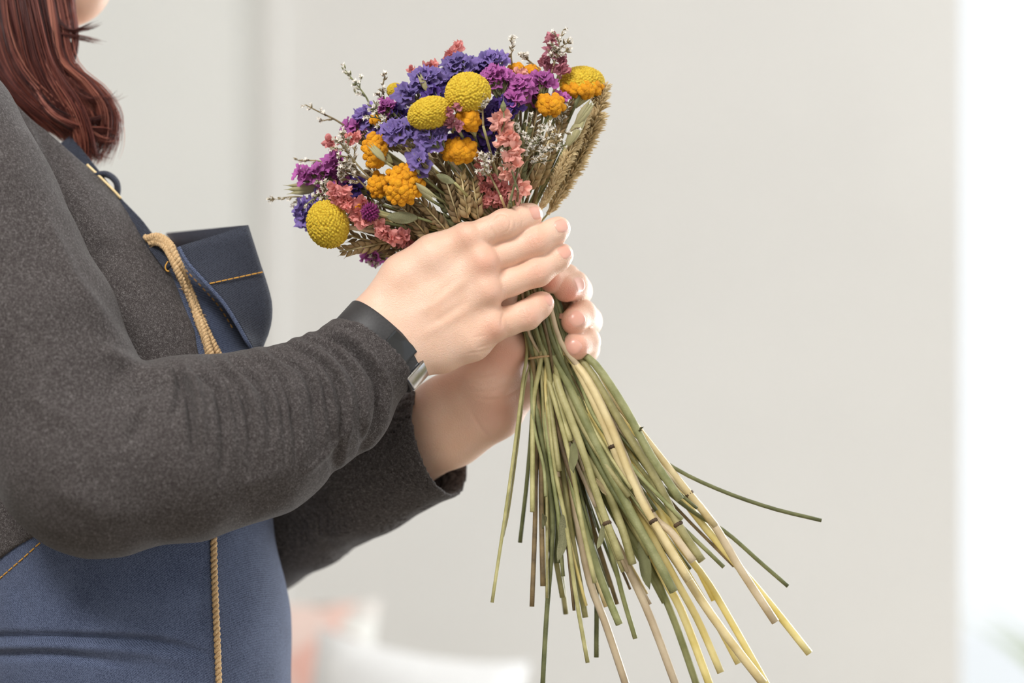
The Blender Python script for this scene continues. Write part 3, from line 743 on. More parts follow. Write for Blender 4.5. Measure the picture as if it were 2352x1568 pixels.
# ------------------------------------------------------------------ hair
def strands(guides, rs):
    V = []; F = []; SH = []
    off = 0
    for g in guides:
        pts, n, sp, r, bias = g[:5]; curl = g[5] if len(g) > 5 else 1.0
        base = catmull([np.array(q, float) for q in pts], 30)
        nc_ = max(n//24, min(n, 14)); cl = []
        for _ in range(nc_):
            a = rs.uniform(0, 6.28); rr = math.sqrt(rs.random())*sp; cl.append((math.cos(a)*rr, math.sin(a)*rr*0.6, math.sin(a)*rr, rs.gauss(0, 0.11), rs.uniform(0, 6.28), rs.uniform(2, 9)))
        for s in range(n):
            co = cl[s % nc_]; a = rs.uniform(0, 6.28); rr = math.sqrt(rs.random())*sp*0.3
            ox, oy, od = co[0]+math.cos(a)*rr, co[1]+math.sin(a)*rr*0.6, co[2]+math.sin(a)*rr
            ph = rs.uniform(0, 6.28); cut = rs.randint(23, 30); am = rs.uniform(1, 5)*curl
            sh = min(1, max(0, rs.gauss(bias+co[3], 0.22))); spread = rs.uniform(0.85, 1.25)
            pp = []
            for i in range(cut):
                t = i/29; k = (0.75+0.5*t)*spread
                w = math.sin(t*5+ph)*am+math.sin(t*6+co[4])*co[5]*t
                q = base[i]+np.array([ox*k+w, oy*k, od*k+math.cos(t*4+ph)*am])
                pp.append(np.array(P(*q)))
            m = len(pp); pp = np.array(pp); T = np.gradient(pp, axis=0); T /= np.linalg.norm(T, axis=1)[:, None]+1e-9
            u = np.cross(T, [0.0, 1.0, 0.0]); u /= np.linalg.norm(u, axis=1)[:, None]+1e-9; w_ = np.cross(T, u)
            for i in range(m):
                q = r/S*(1 if i < m-5 else (m-i)/6)
                for c in range(3):
                    th = 2.094*c+1.57; V.append(pp[i]+u[i]*math.cos(th)*q+w_[i]*math.sin(th)*q); SH.append(sh)
            for i in range(m-1):
                for c in range(3):
                    c2 = (c+1) % 3; F.append((off+i*3+c, off+i*3+c2, off+i*3+3+c2, off+i*3+3+c))
            off += m*3
    return np.array(V), np.array(F), np.array(SH)
hg = [
    ([(-16, -760, 330), (32, -500, 118), (60, -250, 150), (90, -60, 270), (110, 60, 250), (130, 150, 245), (190, 205, 250), (228, 262, 260), (228, 320, 270), (205, 372, 290)], 630, 30, 1.08, 0.55),
    ([(-32, -760, 330), (4, -500, 118), (20, -250, 150), (60, -60, 265), (85, 60, 245), (110, 160, 238), (150, 240, 245), (195, 300, 260), (200, 350, 285)], 630, 36, 1.08, 0.45),
    ([(-52, -760, 330), (-31, -500, 118), (-30, -250, 150), (-10, -40, 290), (5, 90, 262), (40, 180, 250), (100, 250, 250), (160, 300, 262), (205, 345, 285)], 570, 30, 1.08, 0.42),
    ([(-64, -760, 330), (-52, -500, 118), (-60, -250, 150), (-45, 0, 300), (-20, 120, 280), (20, 200, 265), (90, 268, 270), (150, 315, 290)], 450, 30, 1.08, 0.38),
    ([(8, -760, 330), (74, -500, 118), (120, -250, 150), (140, -40, 300), (150, 50, 280), (140, 110, 262), (150, 170, 255), (195, 215, 258), (236, 255, 268), (244, 300, 275)], 390, 16, 1.01, 0.6),
    ([(20, -760, 330), (95, -500, 118), (150, -250, 150), (162, -20, 270), (172, 60, 250), (171, 110, 246), (163, 142, 246), (150, 160, 250)], 90, 4, 1.08, 0.3),
    ([(60, 160, 240), (110, 235, 225), (165, 268, 222), (205, 276, 232), (240, 266, 246), (262, 250, 255)], 105, 7, 0.94, 0.25),
    ([(70, 190, 240), (120, 260, 226), (170, 290, 225), (210, 300, 238), (240, 302, 250), (256, 308, 258)], 180, 14, 0.94, 0.35),
    ([(90, 120, 240), (130, 190, 222), (170, 250, 222), (196, 310, 236), (206, 360, 262), (200, 385, 280)], 330, 20, 1.01, 0.62),
    ([(110, 20, 250), (140, 60, 238), (165, 72, 240), (195, 66, 246), (225, 52, 250)], 50, 6, 0.55, 0.35, 1.5),
    ([(110, 50, 250), (145, 78, 238), (175, 84, 240), (205, 90, 246), (235, 96, 250)], 40, 13, 0.45, 0.4, 2.5),
    ([(150, 150, 250), (195, 190, 250), (222, 225, 252), (238, 265, 258), (236, 300, 262)], 240, 9, 0.94, 0.68),
    ([(140, 190, 240), (200, 230, 238), (240, 232, 246), (265, 215, 250)], 40, 18, 0.4, 0.5, 2.5),
    ([(150, 260, 240), (205, 300, 240), (240, 322, 246), (262, 318, 250)], 70, 13, 0.5, 0.45, 2),
    ([(160, 300, 250), (200, 335, 252), (224, 358, 256), (236, 362, 260)], 70, 11, 0.5, 0.5, 2),
]
HV, HF, HS = strands(hg, random.Random(11))
mass = [Chain([(-40, -560, 270, 110), (-20, -300, 240, 90), (10, -80, 330, 70), (60, 60, 300, 34), (120, 190, 282, 34), (180, 280, 292, 26), (196, 335, 300, 14)], 30), Chain([(-60, -100, 370, 90), (-40, 60, 330, 48), (20, 190, 300, 36), (110, 265, 300, 30), (170, 310, 310, 16)], 30),
        Chain([(-200, -300, 330, 160), (-200, 0, 330, 130), (-170, 180, 330, 110)], 30)]
def f_hairmass(p):
    f = None
    for c in mass:
        g = c(p); f = g if f is None else smin(f, g, 14)
    cap = np.maximum(f_head(p)-26, (p@np.array([0.85, 0, -0.52]))-float(PU(120, -430, 410)@np.array([0.85, 0, -0.52])))
    return smin(f, cap, 25)
Vh, Qh = polymesh(f_hairmass, PU(-480, 420, 60)-[60, 0, 0], PU(300, -840, 760)+[60, 0, 80], 8.0)
Vh = relax(Vh, Qh, 1, 0.5)
nh = len(HV)
hair = obj('hair', np.concatenate([HV, to_world(Vh)]), np.concatenate([HF, Qh+nh]), M_hair, person); hair['label'] = 'long wavy auburn hair falling over the shoulder'
at = hair.data.attributes.new('shade', 'FLOAT', 'POINT'); at.data.foreach_set('value', np.concatenate([HS, np.full(len(Vh), 0.25)]).astype(np.float32))

# ------------------------------------------------------------------ fitness band on the right wrist
wc = PU(876, 784, -32); wa = PU(945, 712, -10)-PU(820, 850, -60); wa /= np.linalg.norm(wa)
wu = np.cross(wa, [0, 1, 0]); wu /= np.linalg.norm(wu); wv = np.cross(wa, wu)
def band(ang0, ang1, t0, t1, lift, thick, n, name, mat, parent, closed=False):
    v = []; m = 7
    A = np.linspace(ang0, ang1, n, endpoint=not closed)
    prof = [(t0, lift-6), (t0, lift+thick-1.5), (t0+3, lift+thick), ((t0+t1)/2, lift+thick), (t1-3, lift+thick), (t1, lift+thick-1.5), (t1, lift-6)]
    for a in A:
        dirv = wu*math.cos(a)+wv*math.sin(a)
        base = wc+wa*((t0+t1)/2)
        X = march_dir(f_rhand, (base+dirv*190)[None], -dirv, 50)[0]; R = (X-base)@dirv
        for t, l in prof: v.append(wc+wa*t+dirv*(R+l))
    f = []
    for i in range(n if closed else n-1):
        for k in range(m):
            k2 = (k+1) % m; i2 = (i+1) % n
            f.append((i*m+k, i*m+k2, i2*m+k2, i2*m+k))
    if not closed: f += [tuple(range(m)), tuple((n-1)*m+k for k in range(m-1, -1, -1))]
    return obj(name, to_world(np.array(v)), f, mat, parent)
fb = thing('fitness_band', 'dark rubber fitness band worn on the wrist at the rolled cuff', 'wristband', P(876, 784, -32))
band(0, 2*math.pi, -44, 26, 0, 6, 64, 'strap', M_rubber, fb, True)
# ------------------------------------------------------------------ twine tied to the apron strap
def twine(mb, pts, r, pitch=16, plies=2, n=120):
    c = [np.array(P(*q)) for q in catmull([np.array(q, float) for q in pts], n)]
    L = 0
    for k in range(plies):
        path = []; L = 0
        for i, p in enumerate(c):
            t = c[min(i+1, n-1)]-c[max(i-1, 0)]; t = t/np.linalg.norm(t)
            u = np.cross(t, [0, 1, 0]); u /= np.linalg.norm(u); w = np.cross(t, u)
            if i: L += np.linalg.norm(c[i]-c[i-1])*S
            a = 2*math.pi*(L/pitch+k/plies); path.append(p+(u*math.cos(a)+w*math.sin(a))*r*0.55/S)
        mb.tube(path, r*0.62/S, 6)
def fibres(mb, pts, n, rs, ln=12):
    c = catmull([np.array(q, float) for q in pts], 60)
    for _ in range(n):
        q = c[rs.randrange(60)]+np.array([rs.uniform(-6, 6), rs.uniform(-6, 6), rs.uniform(-8, 0)])
        a = rs.uniform(0, 6.28); m = q+np.array([math.cos(a)*ln*.5, math.sin(a)*ln*.5, -3]); e = m+np.array([math.cos(a+.8)*ln*.5, math.sin(a+.8)*ln*.5, 0])
        mb.tube([P(*q), P(*m), P(*e)], [0.5/S, 0.45/S, 0.2/S], 3)
def ta(px, py, lift=16):
    d = march(lambda p: f_torso(p)-lift, px, py, -500, 900); return (px, py, d if d is not None else 250)
rs = random.Random(5)
tw = thing('jute_twine', 'hank of tan jute twine looped over the apron strap beside the pocket', 'twine', P(490, 800, 40))
paths = [[(338, 548, 96), (362, 543, 70), (388, 558, 45), (404, 590, 30), ta(428, 660, 22), ta(452, 730, 22), ta(474, 790, 20), ta(484, 836, 18)],
         [(334, 546, 104), (368, 550, 62), (394, 572, 36), (412, 606, 26), ta(438, 668, 26), ta(464, 735, 26), ta(490, 790, 24), ta(512, 832, 22)],
         [(344, 556, 96), (372, 560, 56), (392, 588, 30), (410, 628, 24), ta(440, 692, 30), ta(466, 752, 28), ta(480, 800, 26), ta(492, 834, 24)]]
for q in paths:
    mb = MB(); twine(mb, q, 8.5); fibres(mb, q, 40, rs); mb.build('strand', M_jute, tw)
tc_ = thing('hanging_twine', 'single tan jute cord hanging down the front of the apron skirt', 'twine', P(500, 1560, 0))
q = [ta(491, 1235, 14), ta(492, 1300, 14), ta(494, 1360, 14), ta(497, 1430, 14), ta(500, 1500, 14), ta(504, 1600, 14)]
mb = MB(); twine(mb, q, 7.5, 26, 2); fibres(mb, q, 30, rs, 8); mb.build('strand', M_jute, tc_)
nc = thing('neck_cord', 'thin pale cord stretched over the denim neck strap below the hair', 'cord', P(240, 418, 180))
mb = MB(); mb.tube(catmull([np.array(P(*q)) for q in ((200, 378, 190), (232, 408, 176), (262, 438, 168), (278, 456, 172))], 16), 3.2/S, 6); mb.build('strand', simple('pale_cord', srgb(226, 196, 140), srgb(240, 216, 168), 500, 0.5), nc)

# clasp and display of the band
scr = band(0, 0, 0, 0, 0, 0, 2, 'tmp', M_screen, fb) if False else None
def ang_of(px, py):
    d = march(f_rhand, px, py, -300); q = PU(px, py, d)-wc; return math.atan2(q@wv, q@wu)
a1 = ang_of(905, 760); a2 = ang_of(938, 822)
band(min(a1, a2), max(a1, a2), -40, 22, 5, 4, 14, 'display', M_screen, fb)
a3 = ang_of(948, 840); sg = 1 if a2 > a1 else -1
band(min(a3, a3+sg*0.45), max(a3, a3+sg*0.45), -40, 24, 6, 5, 10, 'clasp', M_steel, fb)

# ------------------------------------------------------------------ dried flowers: materials
M_yel = simple('button_yellow', srgb(196, 150, 14), srgb(240, 214, 70), 14, 0.85, 0.6, 50, detail=6)
M_yel2 = simple('yarrow_gold', srgb(226, 142, 8), srgb(246, 178, 22), 700, 0.8, 0.5, 1800, obj_rand=0.1)
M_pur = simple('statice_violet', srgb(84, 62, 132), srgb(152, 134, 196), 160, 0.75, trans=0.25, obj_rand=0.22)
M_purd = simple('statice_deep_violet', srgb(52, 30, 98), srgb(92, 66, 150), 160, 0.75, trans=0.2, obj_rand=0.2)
M_mag = simple('statice_magenta', srgb(140, 56, 128), srgb(204, 118, 190), 160, 0.75, trans=0.25, obj_rand=0.22)
M_pink = simple('larkspur_pink', srgb(208, 116, 120), srgb(246, 178, 168), 140, 0.75, trans=0.3, obj_rand=0.16)
M_coral = simple('larkspur_coral', srgb(234, 148, 134), srgb(255, 210, 194), 140, 0.75, trans=0.3, obj_rand=0.12)
M_dusty = simple('larkspur_dusty', srgb(140, 80, 106), srgb(222, 150, 158), 120, 0.8, trans=0.25, obj_rand=0.16)
M_wht = simple('sea_lavender_white', srgb(236, 228, 216), srgb(250, 247, 240), 300, 0.8, trans=0.3, obj_rand=0.08)
M_brc = simple('dry_bract', srgb(104, 88, 60), srgb(158, 142, 104), 260, 0.85, trans=0.1, obj_rand=0.15)
M_grn = simple('grey_green_bract', srgb(88, 90, 58), srgb(138, 138, 96), 260, 0.85, obj_rand=0.15)
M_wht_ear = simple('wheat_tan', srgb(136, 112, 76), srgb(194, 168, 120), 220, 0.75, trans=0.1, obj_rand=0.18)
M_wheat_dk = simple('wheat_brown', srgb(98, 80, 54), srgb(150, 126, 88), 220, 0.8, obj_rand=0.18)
M_plume = simple('plume_straw', srgb(192, 166, 120), srgb(230, 208, 164), 260, 0.85, trans=0.2, obj_rand=0.1)
M_oat = simple('oat_husk', srgb(150, 144, 100), srgb(196, 188, 146), 180, 0.7, trans=0.2, obj_rand=0.12)
M_leaf = simple('dried_leaf', srgb(112, 114, 82), srgb(170, 168, 128), 90, 0.8, 0.4, 300, trans=0.15, obj_rand=0.12)
M_gom = simple('globe_amaranth', srgb(96, 20, 74), srgb(150, 48, 116), 400, 0.75, trans=0.15)
ST = {'g': simple('stem_green', srgb(120, 124, 76), srgb(160, 160, 112), 90, 0.55, 0.3, 900, obj_rand=0.18),
      'd': simple('stem_dark_green', srgb(88, 92, 54), srgb(122, 124, 80), 90, 0.55, 0.3, 900, obj_rand=0.15),
      'o': simple('stem_olive', srgb(148, 142, 90), srgb(186, 178, 126), 90, 0.5, 0.3, 900, obj_rand=0.15),
      's': simple('stem_straw', srgb(196, 172, 118), srgb(222, 204, 158), 60, 0.45, 0.2, 900, obj_rand=0.1),
      'b': simple('stem_beige', srgb(180, 158, 126), srgb(208, 190, 160), 60, 0.45, 0.2, 900, obj_rand=0.1),
      'y': simple('stem_yellow', srgb(214, 192, 108), srgb(238, 222, 156), 60, 0.45, 0.2, 900, obj_rand=0.08),
      'k': simple('stem_brown', srgb(92, 76, 50), srgb(140, 118, 80), 90, 0.6, 0.3, 900, obj_rand=0.2)}
M_node = simple('stem_node', srgb(66, 50, 34), srgb(96, 74, 50), 200, 0.7)

# ------------------------------------------------------------------ dried flowers: shared meshes (metres)
def fib(n):
    i = np.arange(n)+0.5; ph = np.arccos(1-2*i/n); th = math.pi*(1+5**0.5)*i
    return np.stack([np.cos(th)*np.sin(ph), np.sin(th)*np.sin(ph), np.cos(ph)], 1)
def sphere_grid(nu, nv):
    v = []; f = []
    for j in range(nv+1):
        for i in range(nu):
            a = 2*math.pi*i/nu; b = math.pi*j/nv; v.append((math.cos(a)*math.sin(b), math.sin(a)*math.sin(b), math.cos(b)))
    for j in range(nv):
        for i in range(nu): f.append((j*nu+i, (j+1)*nu+i, (j+1)*nu+(i+1) % nu, j*nu+(i+1) % nu))
    return np.array(v), f
def bumpy_ball(n, nu, nv, depth, seed, squash=0.0):
    v, f = sphere_grid(nu, nv); c = fib(n); r_ = np.random.default_rng(seed); c += r_.normal(0, (0.55 if n > 300 else 0.25)/math.sqrt(n), c.shape); c /= np.linalg.norm(c, axis=1)[:, None]
    hgt = 1+r_.uniform(-0.25, 0.25, n)
    d = v@c.T; k = d.argmax(1); ang = np.arccos(np.clip(d.max(1), -1, 1)); w = 2.0/math.sqrt(n)
    r = 1+depth*(np.clip(1-(ang/w)**2, -0.6, 1))*hgt[k]
    v = v*r[:, None]
    if squash: v[:, 2] -= squash*np.exp(-((v[:, 0]**2+v[:, 1]**2)/0.08))*(v[:, 2] > 0)
    return v, f
def mk(name, v, f, mat):
    me = bpy.data.meshes.new(name); me.from_pydata([tuple(x) for x in v], [], f); me.polygons.foreach_set('use_smooth', [True]*len(me.polygons)); me.materials.append(mat); me.update(); return me
v, f = bumpy_ball(620, 170, 120, 0.075, 1); ME_button = mk('button_ball', v, f, M_yel)
ME_floret = []
for s in range(3):
    v, f = bumpy_ball(40, 28, 18, 0.16, 20+s); v[:, 2] = np.where(v[:, 2] < 0, v[:, 2]*1.1, v[:, 2]*0.75); ME_floret.append(mk('yarrow_floret', v, f, M_yel2))
def funnel(seed, mat, lobes=5, wild=1.0, open_=1.0):
    r_ = random.Random(seed); nu, nv = 40, 8; v = []; f = []
    ph = [r_.uniform(0, 6.28) for _ in range(6)]; am = [r_.uniform(.5, 1.2) for _ in range(6)]
    for j in range(nv+1):
        u = j/nv
        for i in range(nu):
            a = 2*math.pi*i/nu
            lob = 1+0.13*math.cos(lobes*a+ph[0])*u
            r = (0.10+0.90*u**(0.9/open_))*lob*(1+0.10*am[1]*math.sin(2*a+ph[1])*u)
            z = 0.95*u**0.75-0.28*open_*u**3 + wild*u*u*(0.14*am[2]*math.sin(9*a+ph[2])+0.10*am[3]*math.sin(14*a+ph[3])+0.12*am[4]*math.sin(3*a+ph[4]))
            r += wild*u*u*(0.06*math.sin(11*a+ph[5]))
            v.append((r*math.cos(a), r*math.sin(a), z))
    for j in range(nv):
        for i in range(nu): f.append((j*nu+i, j*nu+(i+1) % nu, (j+1)*nu+(i+1) % nu, (j+1)*nu+i))
    return mk('papery_blossom', v, f, mat)
ME_st = {'v': [funnel(s, M_pur) for s in range(4)], 'w': [funnel(10+s, M_purd) for s in range(3)], 'm': [funnel(20+s, M_mag, 5, 0.8, 0.75) for s in range(4)]}
def petals(seed, mat, n=8, wild=1.0):
    r_ = random.Random(seed); mb = MB()
    for k in range(n):
        a = 2*math.pi*k/n+r_.uniform(-.35, .35); el = r_.uniform(0.0, 1.25); L = r_.uniform(.75, 1.15); W = r_.uniform(.6, .9)
        ph = r_.uniform(0, 6.28); cur = r_.uniform(-.9, .9)*wild; tw = r_.uniform(-.8, .8)*wild; m, q = 7, 5; v = []
        d = Vector((math.cos(a)*math.cos(el), math.sin(a)*math.cos(el), math.sin(el))); s = Vector((-math.sin(a), math.cos(a), 0)); nn = d.cross(s)
        for j in range(m):
            t = j/(m-1); wd = W*math.sin(math.pi*(0.1+0.82*t))**0.7
            for i in range(q):
                x = i/(q-1)*2-1; ca, sa = math.cos(tw*t), math.sin(tw*t)
                p = d*(L*t)+nn*(cur*t*t*.6+0.16*wild*math.sin(5*t+ph+2.4*x))+(s*ca+nn*sa)*(x*wd*.5)+nn*(-0.22*x*x*wd)
                v.append(p)
        mb.add(v, [(j*q+i, j*q+i+1, (j+1)*q+i+1, (j+1)*q+i) for j in range(m-1) for i in range(q-1)])
    return mb.mesh('petalled_blossom', mat)
ME_lk = {'p': [petals(s, M_pink) for s in range(4)], 'c': [petals(10+s, M_coral) for s in range(4)], 'u': [petals(20+s, M_dusty, 8, 1.2) for s in range(4)]}
def star(seed, mat):
    r_ = random.Random(seed); mb = MB()
    for k in range(5):
        a = 2*math.pi*k/5+r_.uniform(-.2, .2); el = r_.uniform(.5, 1.1); d = Vector((math.cos(a)*math.cos(el), math.sin(a)*math.cos(el), math.sin(el))); s = Vector((-math.sin(a), math.cos(a), 0)); nn = d.cross(s)
        L = r_.uniform(.8, 1.2)
        v = [d*0.05-s*.1, d*.05+s*.1, d*L*.5-s*.24+nn*.1, d*L*.5+s*.24+nn*.1, d*L-nn*.15, d*L*.5-nn*.1]
        mb.add(v, [(0, 1, 5), (0, 5, 2), (1, 3, 5), (2, 5, 4), (5, 3, 4)])
    mb.tube([(0, 0, -.9), (0, 0, -.2), (0, 0, .1)], [.06, .22, .16], 6)
    return mb.mesh('tiny_star_floret', mat)
ME_star = [star(s, M_wht) for s in range(4)]
def seed_shape(L, W, T, awn=0.0, ns=8):
    v = []; f = []; prof = [(0, .15), (.15, .6), (.4, 1), (.65, .85), (.85, .45), (1, .05)]
    if awn: prof = prof[:-1]+[(1, .12), (1+awn, .02)]
    for t, r in prof:
        for k in range(ns):
            a = 2*math.pi*k/ns; v.append((math.cos(a)*r*W, math.sin(a)*r*T*(1.15 if math.sin(a) > 0 else .8), t*L))
    n = len(prof)
    for i in range(n-1):
        for k in range(ns): f.append((i*ns+k, i*ns+(k+1) % ns, (i+1)*ns+(k+1) % ns, (i+1)*ns+k))
    f.append(tuple(range(ns-1, -1, -1))); return v, f
v, f = seed_shape(1, .28, .2, .35); ME_spike = {'t': mk('spikelet', v, f, M_wht_ear), 'b': mk('spikelet', v, f, M_wheat_dk), 'g': mk('spikelet', v, f, M_grn)}
v, f = seed_shape(1, .17, .12, .15); ME_oat = mk('oat_glume', v, f, M_oat)
def leafmesh(mat, seed, W=.34):
    r_ = random.Random(seed); m, q = 10, 5; v = []; ph = r_.uniform(0, 6)
    for j in range(m):
        t = j/(m-1); wd = W*math.sin(math.pi*min(1, .06+.94*t))**.75
        for i in range(q):
            x = i/(q-1)*2-1; v.append((x*wd, .10*math.sin(4*t+ph)+abs(x)*wd*.5+.03*math.sin(9*t+4*x), t))
    f = [(j*q+i, j*q+i+1, (j+1)*q+i+1, (j+1)*q+i) for j in range(m-1) for i in range(q-1)]
    return mk('leaf_blade', v, f, mat)
ME_leaf = [leafmesh(M_leaf, 1, .19), leafmesh(M_leaf, 2, .10), leafmesh(M_brc, 3, .08), leafmesh(M_grn, 4, .08)]

def frame(d, spin=0.0):
    d = Vector(d).normalized(); q = Vector((0, 0, 1)).rotation_difference(d); return (q @ Quaternion((0, 0, 1), spin)).to_matrix().to_4x4()
def place(name, mesh, pos, d, sc, parent, spin=0.0):
    if not hasattr(sc, '__len__'): sc = (sc, sc, sc)
    return inst(name, mesh, Matrix.Translation(pos) @ frame(d, spin) @ Matrix.Diagonal((sc[0], sc[1], sc[2], 1)), parent)

# ------------------------------------------------------------------ the bunch: where stems run
GU = np.array([1212., 585., 72.]); GL = np.array([1262., 790., 72.])
def dome_d(px, py):
    e = ((px-1035)/365)**2+((py-335)/280)**2
    return 80-205*math.sqrt(max(0.0, 1-e))
def outdir(px, py, d, face=0.55):
    """direction a bloom looks: away from the binding point, turned to the front where the dome is"""
    a = PU(px, py, d)-PU(1205, 600, 75); a = a/np.linalg.norm(a)
    a = a*0.9+np.array([0, -face, 0]); return Vector(a/np.linalg.norm(a))
# traced ends of the stems below the hands: (style, radius px, [(px,py,d)...], node fraction)
T_ = lambda u, v: (1080+u/1.989, 780+v/1.989)
tails = []
def tail(style, r, pts, d, node=None):
    pp = [T_(*p) for p in pts]; n = len(pp)
    tails.append((style, r, [(p[0], p[1], 60+(d-60)*(i+1)/n) for i, p in enumerate(pp)], node))
tail('o', 4.2, [(242, 180), (205, 480), (160, 800), (100, 1200)], -30)
tail('o', 2.6, [(250, 200), (215, 500), (176, 780), (150, 900)], -10)
tail('d', 6, [(300, 300), (350, 600), (378, 850), (350, 1250), (330, 1600)], -10)
tail('d', 8, [(330, 400), (370, 700), (400, 1020)], 30)
tail('g', 4, [(285, 350), (335, 580), (345, 715)], -20)
tail('o', 5, [(355, 300), (390, 600), (440, 850), (480, 1150), (537, 1475)], -45)
tail('y', 4, [(345, 250), (390, 560), (450, 900), (530, 1215)], -10)
tail('d', 6, [(440, 500), (530, 800), (575, 1100), (577, 1450)], 60)
tail('g', 9, [(430, 420), (480, 700), (560, 980), (620, 1150), (682, 1300)], -40)
tail('g', 6, [(470, 400), (550, 680), (640, 950), (700, 1180), (755, 1365)], 30)
tail('b', 9, [(410, 330), (470, 700), (540, 1080), (620, 1300), (720, 1600)], 20)
tail('b', 9.5, [(440, 300), (530, 560), (620, 830), (700, 1000), (820, 1260), (955, 1620)], -20, 0.42)
tail('g', 9, [(520, 420), (650, 760), (800, 1000), (920, 1250), (1050, 1620)], 50)
tail('y', 10, [(560, 400), (720, 760), (880, 1080), (970, 1250), (1110, 1620)], 20)
tail('y', 9, [(580, 380), (760, 760), (930, 1080), (1040, 1280), (1145, 1520)], -10)
tail('y', 8, [(620, 400), (820, 780), (1000, 1080), (1130, 1300), (1225, 1478)], 40)
tail('s', 10.5, [(470, 100), (610, 380), (735, 690), (850, 860), (1050, 1180), (1200, 1390), (1340, 1570)], -50, 0.34)
tail('y', 8.5, [(660, 380), (900, 850), (1080, 1100), (1200, 1300), (1380, 1620)], 60)
tail('b', 9.5, [(560, 200), (700, 420), (950, 650), (1110, 840), (1230, 1040), (1395, 1290)], -10, 0.55)
tail('y', 9, [(640, 300), (850, 560), (1060, 840), (1340, 1170), (1550, 1432)], 40)
tail('d', 4.6, [(640, 330), (760, 460), (940, 590), (1150, 690), (1380, 770), (1605, 825)], 0)
tail('d', 5, [(660, 380), (850, 640), (1010, 780), (1170, 880), (1330, 1020), (1452, 1125)], 20)
tail('g', 11, [(470, 250), (600, 530), (740, 800), (840, 980), (930, 1150)], -70)
tail('o', 10, [(450, 400), (600, 640), (690, 850), (742, 1025)], -30)
tail('o', 9, [(400, 200), (500, 470), (600, 770), (688, 1005)], -70, 0.8)
tail('y', 6, [(600, 300), (800, 650), (960, 900), (1112, 1190)], 60)
tail('b', 9, [(520, 150), (640, 380), (810, 770), (920, 880), (1020, 1012)], -45, 0.62)
tail('s', 9.5, [(500, 130), (630, 370), (760, 690), (880, 900), (1000, 1100)], -62, 0.7)
tail('o', 10, [(540, 130), (700, 400), (850, 640), (960, 860), (1060, 1010)], -35, 0.78)
tail('g', 10, [(560, 100), (700, 300), (820, 520), (960, 730)], -30)
tail('s', 9, [(600, 200), (760, 400), (950, 640), (1120, 850)], 10)
tail('o', 6, [(380, 260), (460, 560), (510, 840), (570, 1110)], -72)
rt = random.Random(21)
while len(tails) < 126:
    t = rt.random(); ang = -0.02+0.72*t+rt.gauss(0, 0.05)          # angle from straight down
    L = rt.uniform(330, 640) if rt.random() < .75 else rt.uniform(200, 330)
    x0, y0 = 1262+(t-.5)*70, 800.0; bend = rt.uniform(-.08, .10); dd = rt.uniform(-40, 190); pts = []
    for k in (.33, .66, 1.0):
        a = ang*(.75+.25*k)+bend*k; pts.append((x0+math.sin(a)*L*k, y0+math.cos(a)*L*k, 72+(dd-72)*k))
    tails.append((rt.choice('ggodoobskkddk'), rt.uniform(3.2, 7.5), pts, None))
tails.sort(key=lambda t: math.atan2(t[2][-1][0]-1262, t[2][-1][1]-760))

FL = []     # every flower: (kind, px, py, d or None, params, label, group)
def fl(kind, px, py, label, cat='flower', group=None, d=None, **kw): FL.append(dict(kind=kind, px=px, py=py, d=dome_d(px, py) if d is None else d, label=label, cat=cat, group=group, **kw))
# yellow button flowers
fl('button', 1075, 213, 'round yellow button flower directly above the tilted oval one', r=(51, 44), d=-112)
fl('button', 988, 260, 'tilted oval yellow button flower touching the dusty pink petals', r=(50, 36), d=-128, tilt=(-.25, 0, .95))
fl('button', 753, 515, 'yellow button flower hanging lowest, beside the pink larkspur', r=(46, 55), d=-40, tilt=(-.3, -.5, .8))
fl('button', 1337, 190, 'pale yellow button flower behind the golden yarrow above the grass plume', r=(52, 36), d=70)
fl('button', 908, 208, 'small yellow button flower at the edge near white sprigs', r=(20, 17), d=40)
# golden yarrow
Y = [(1055, 345, 46, 30, 30, 'golden yarrow umbel on two bare stems above the wheat ears', -122, 10.5), (926, 422, 52, 54, 40, 'largest golden yarrow umbel, its loose florets trailing downwards', -118, 10.5),
     (860, 345, 30, 46, 26, 'upright golden yarrow crossed by a pale oat husk', -90, 10.5), (1076, 275, 29, 27, 17, 'compact round golden yarrow under the round button flower', -140, 11),
     (1265, 240, 36, 27, 22, 'golden yarrow on a branching stem below the magenta statice', -40, 11), (1338, 202, 54, 24, 24, 'broad golden yarrow covering a pale yellow button flower', 20, 11.5),
     (1187, 157, 20, 12, 9, 'golden yarrow tip beside the white sprig at the top', 40, 9), (1222, 162, 18, 14, 10, 'golden yarrow tip below the mauve larkspur spike', 40, 9),
     (868, 274, 19, 13, 9, 'brownish gold yarrow peeping between white sprigs', -20, 9.5), (868, 425, 24, 34, 12, 'half-hidden golden yarrow seen from the side, with pale bases', -70, 10.5),
     (822, 474, 12, 9, 4, 'tiny gold yarrow scrap among the pink larkspur', -72, 7)]
for x, y, w, h, n, lb, d, fr in Y: fl('yarrow', x, y, lb, d=d, w=w, h=h, n=int(n*1.55), fr=fr*.76)
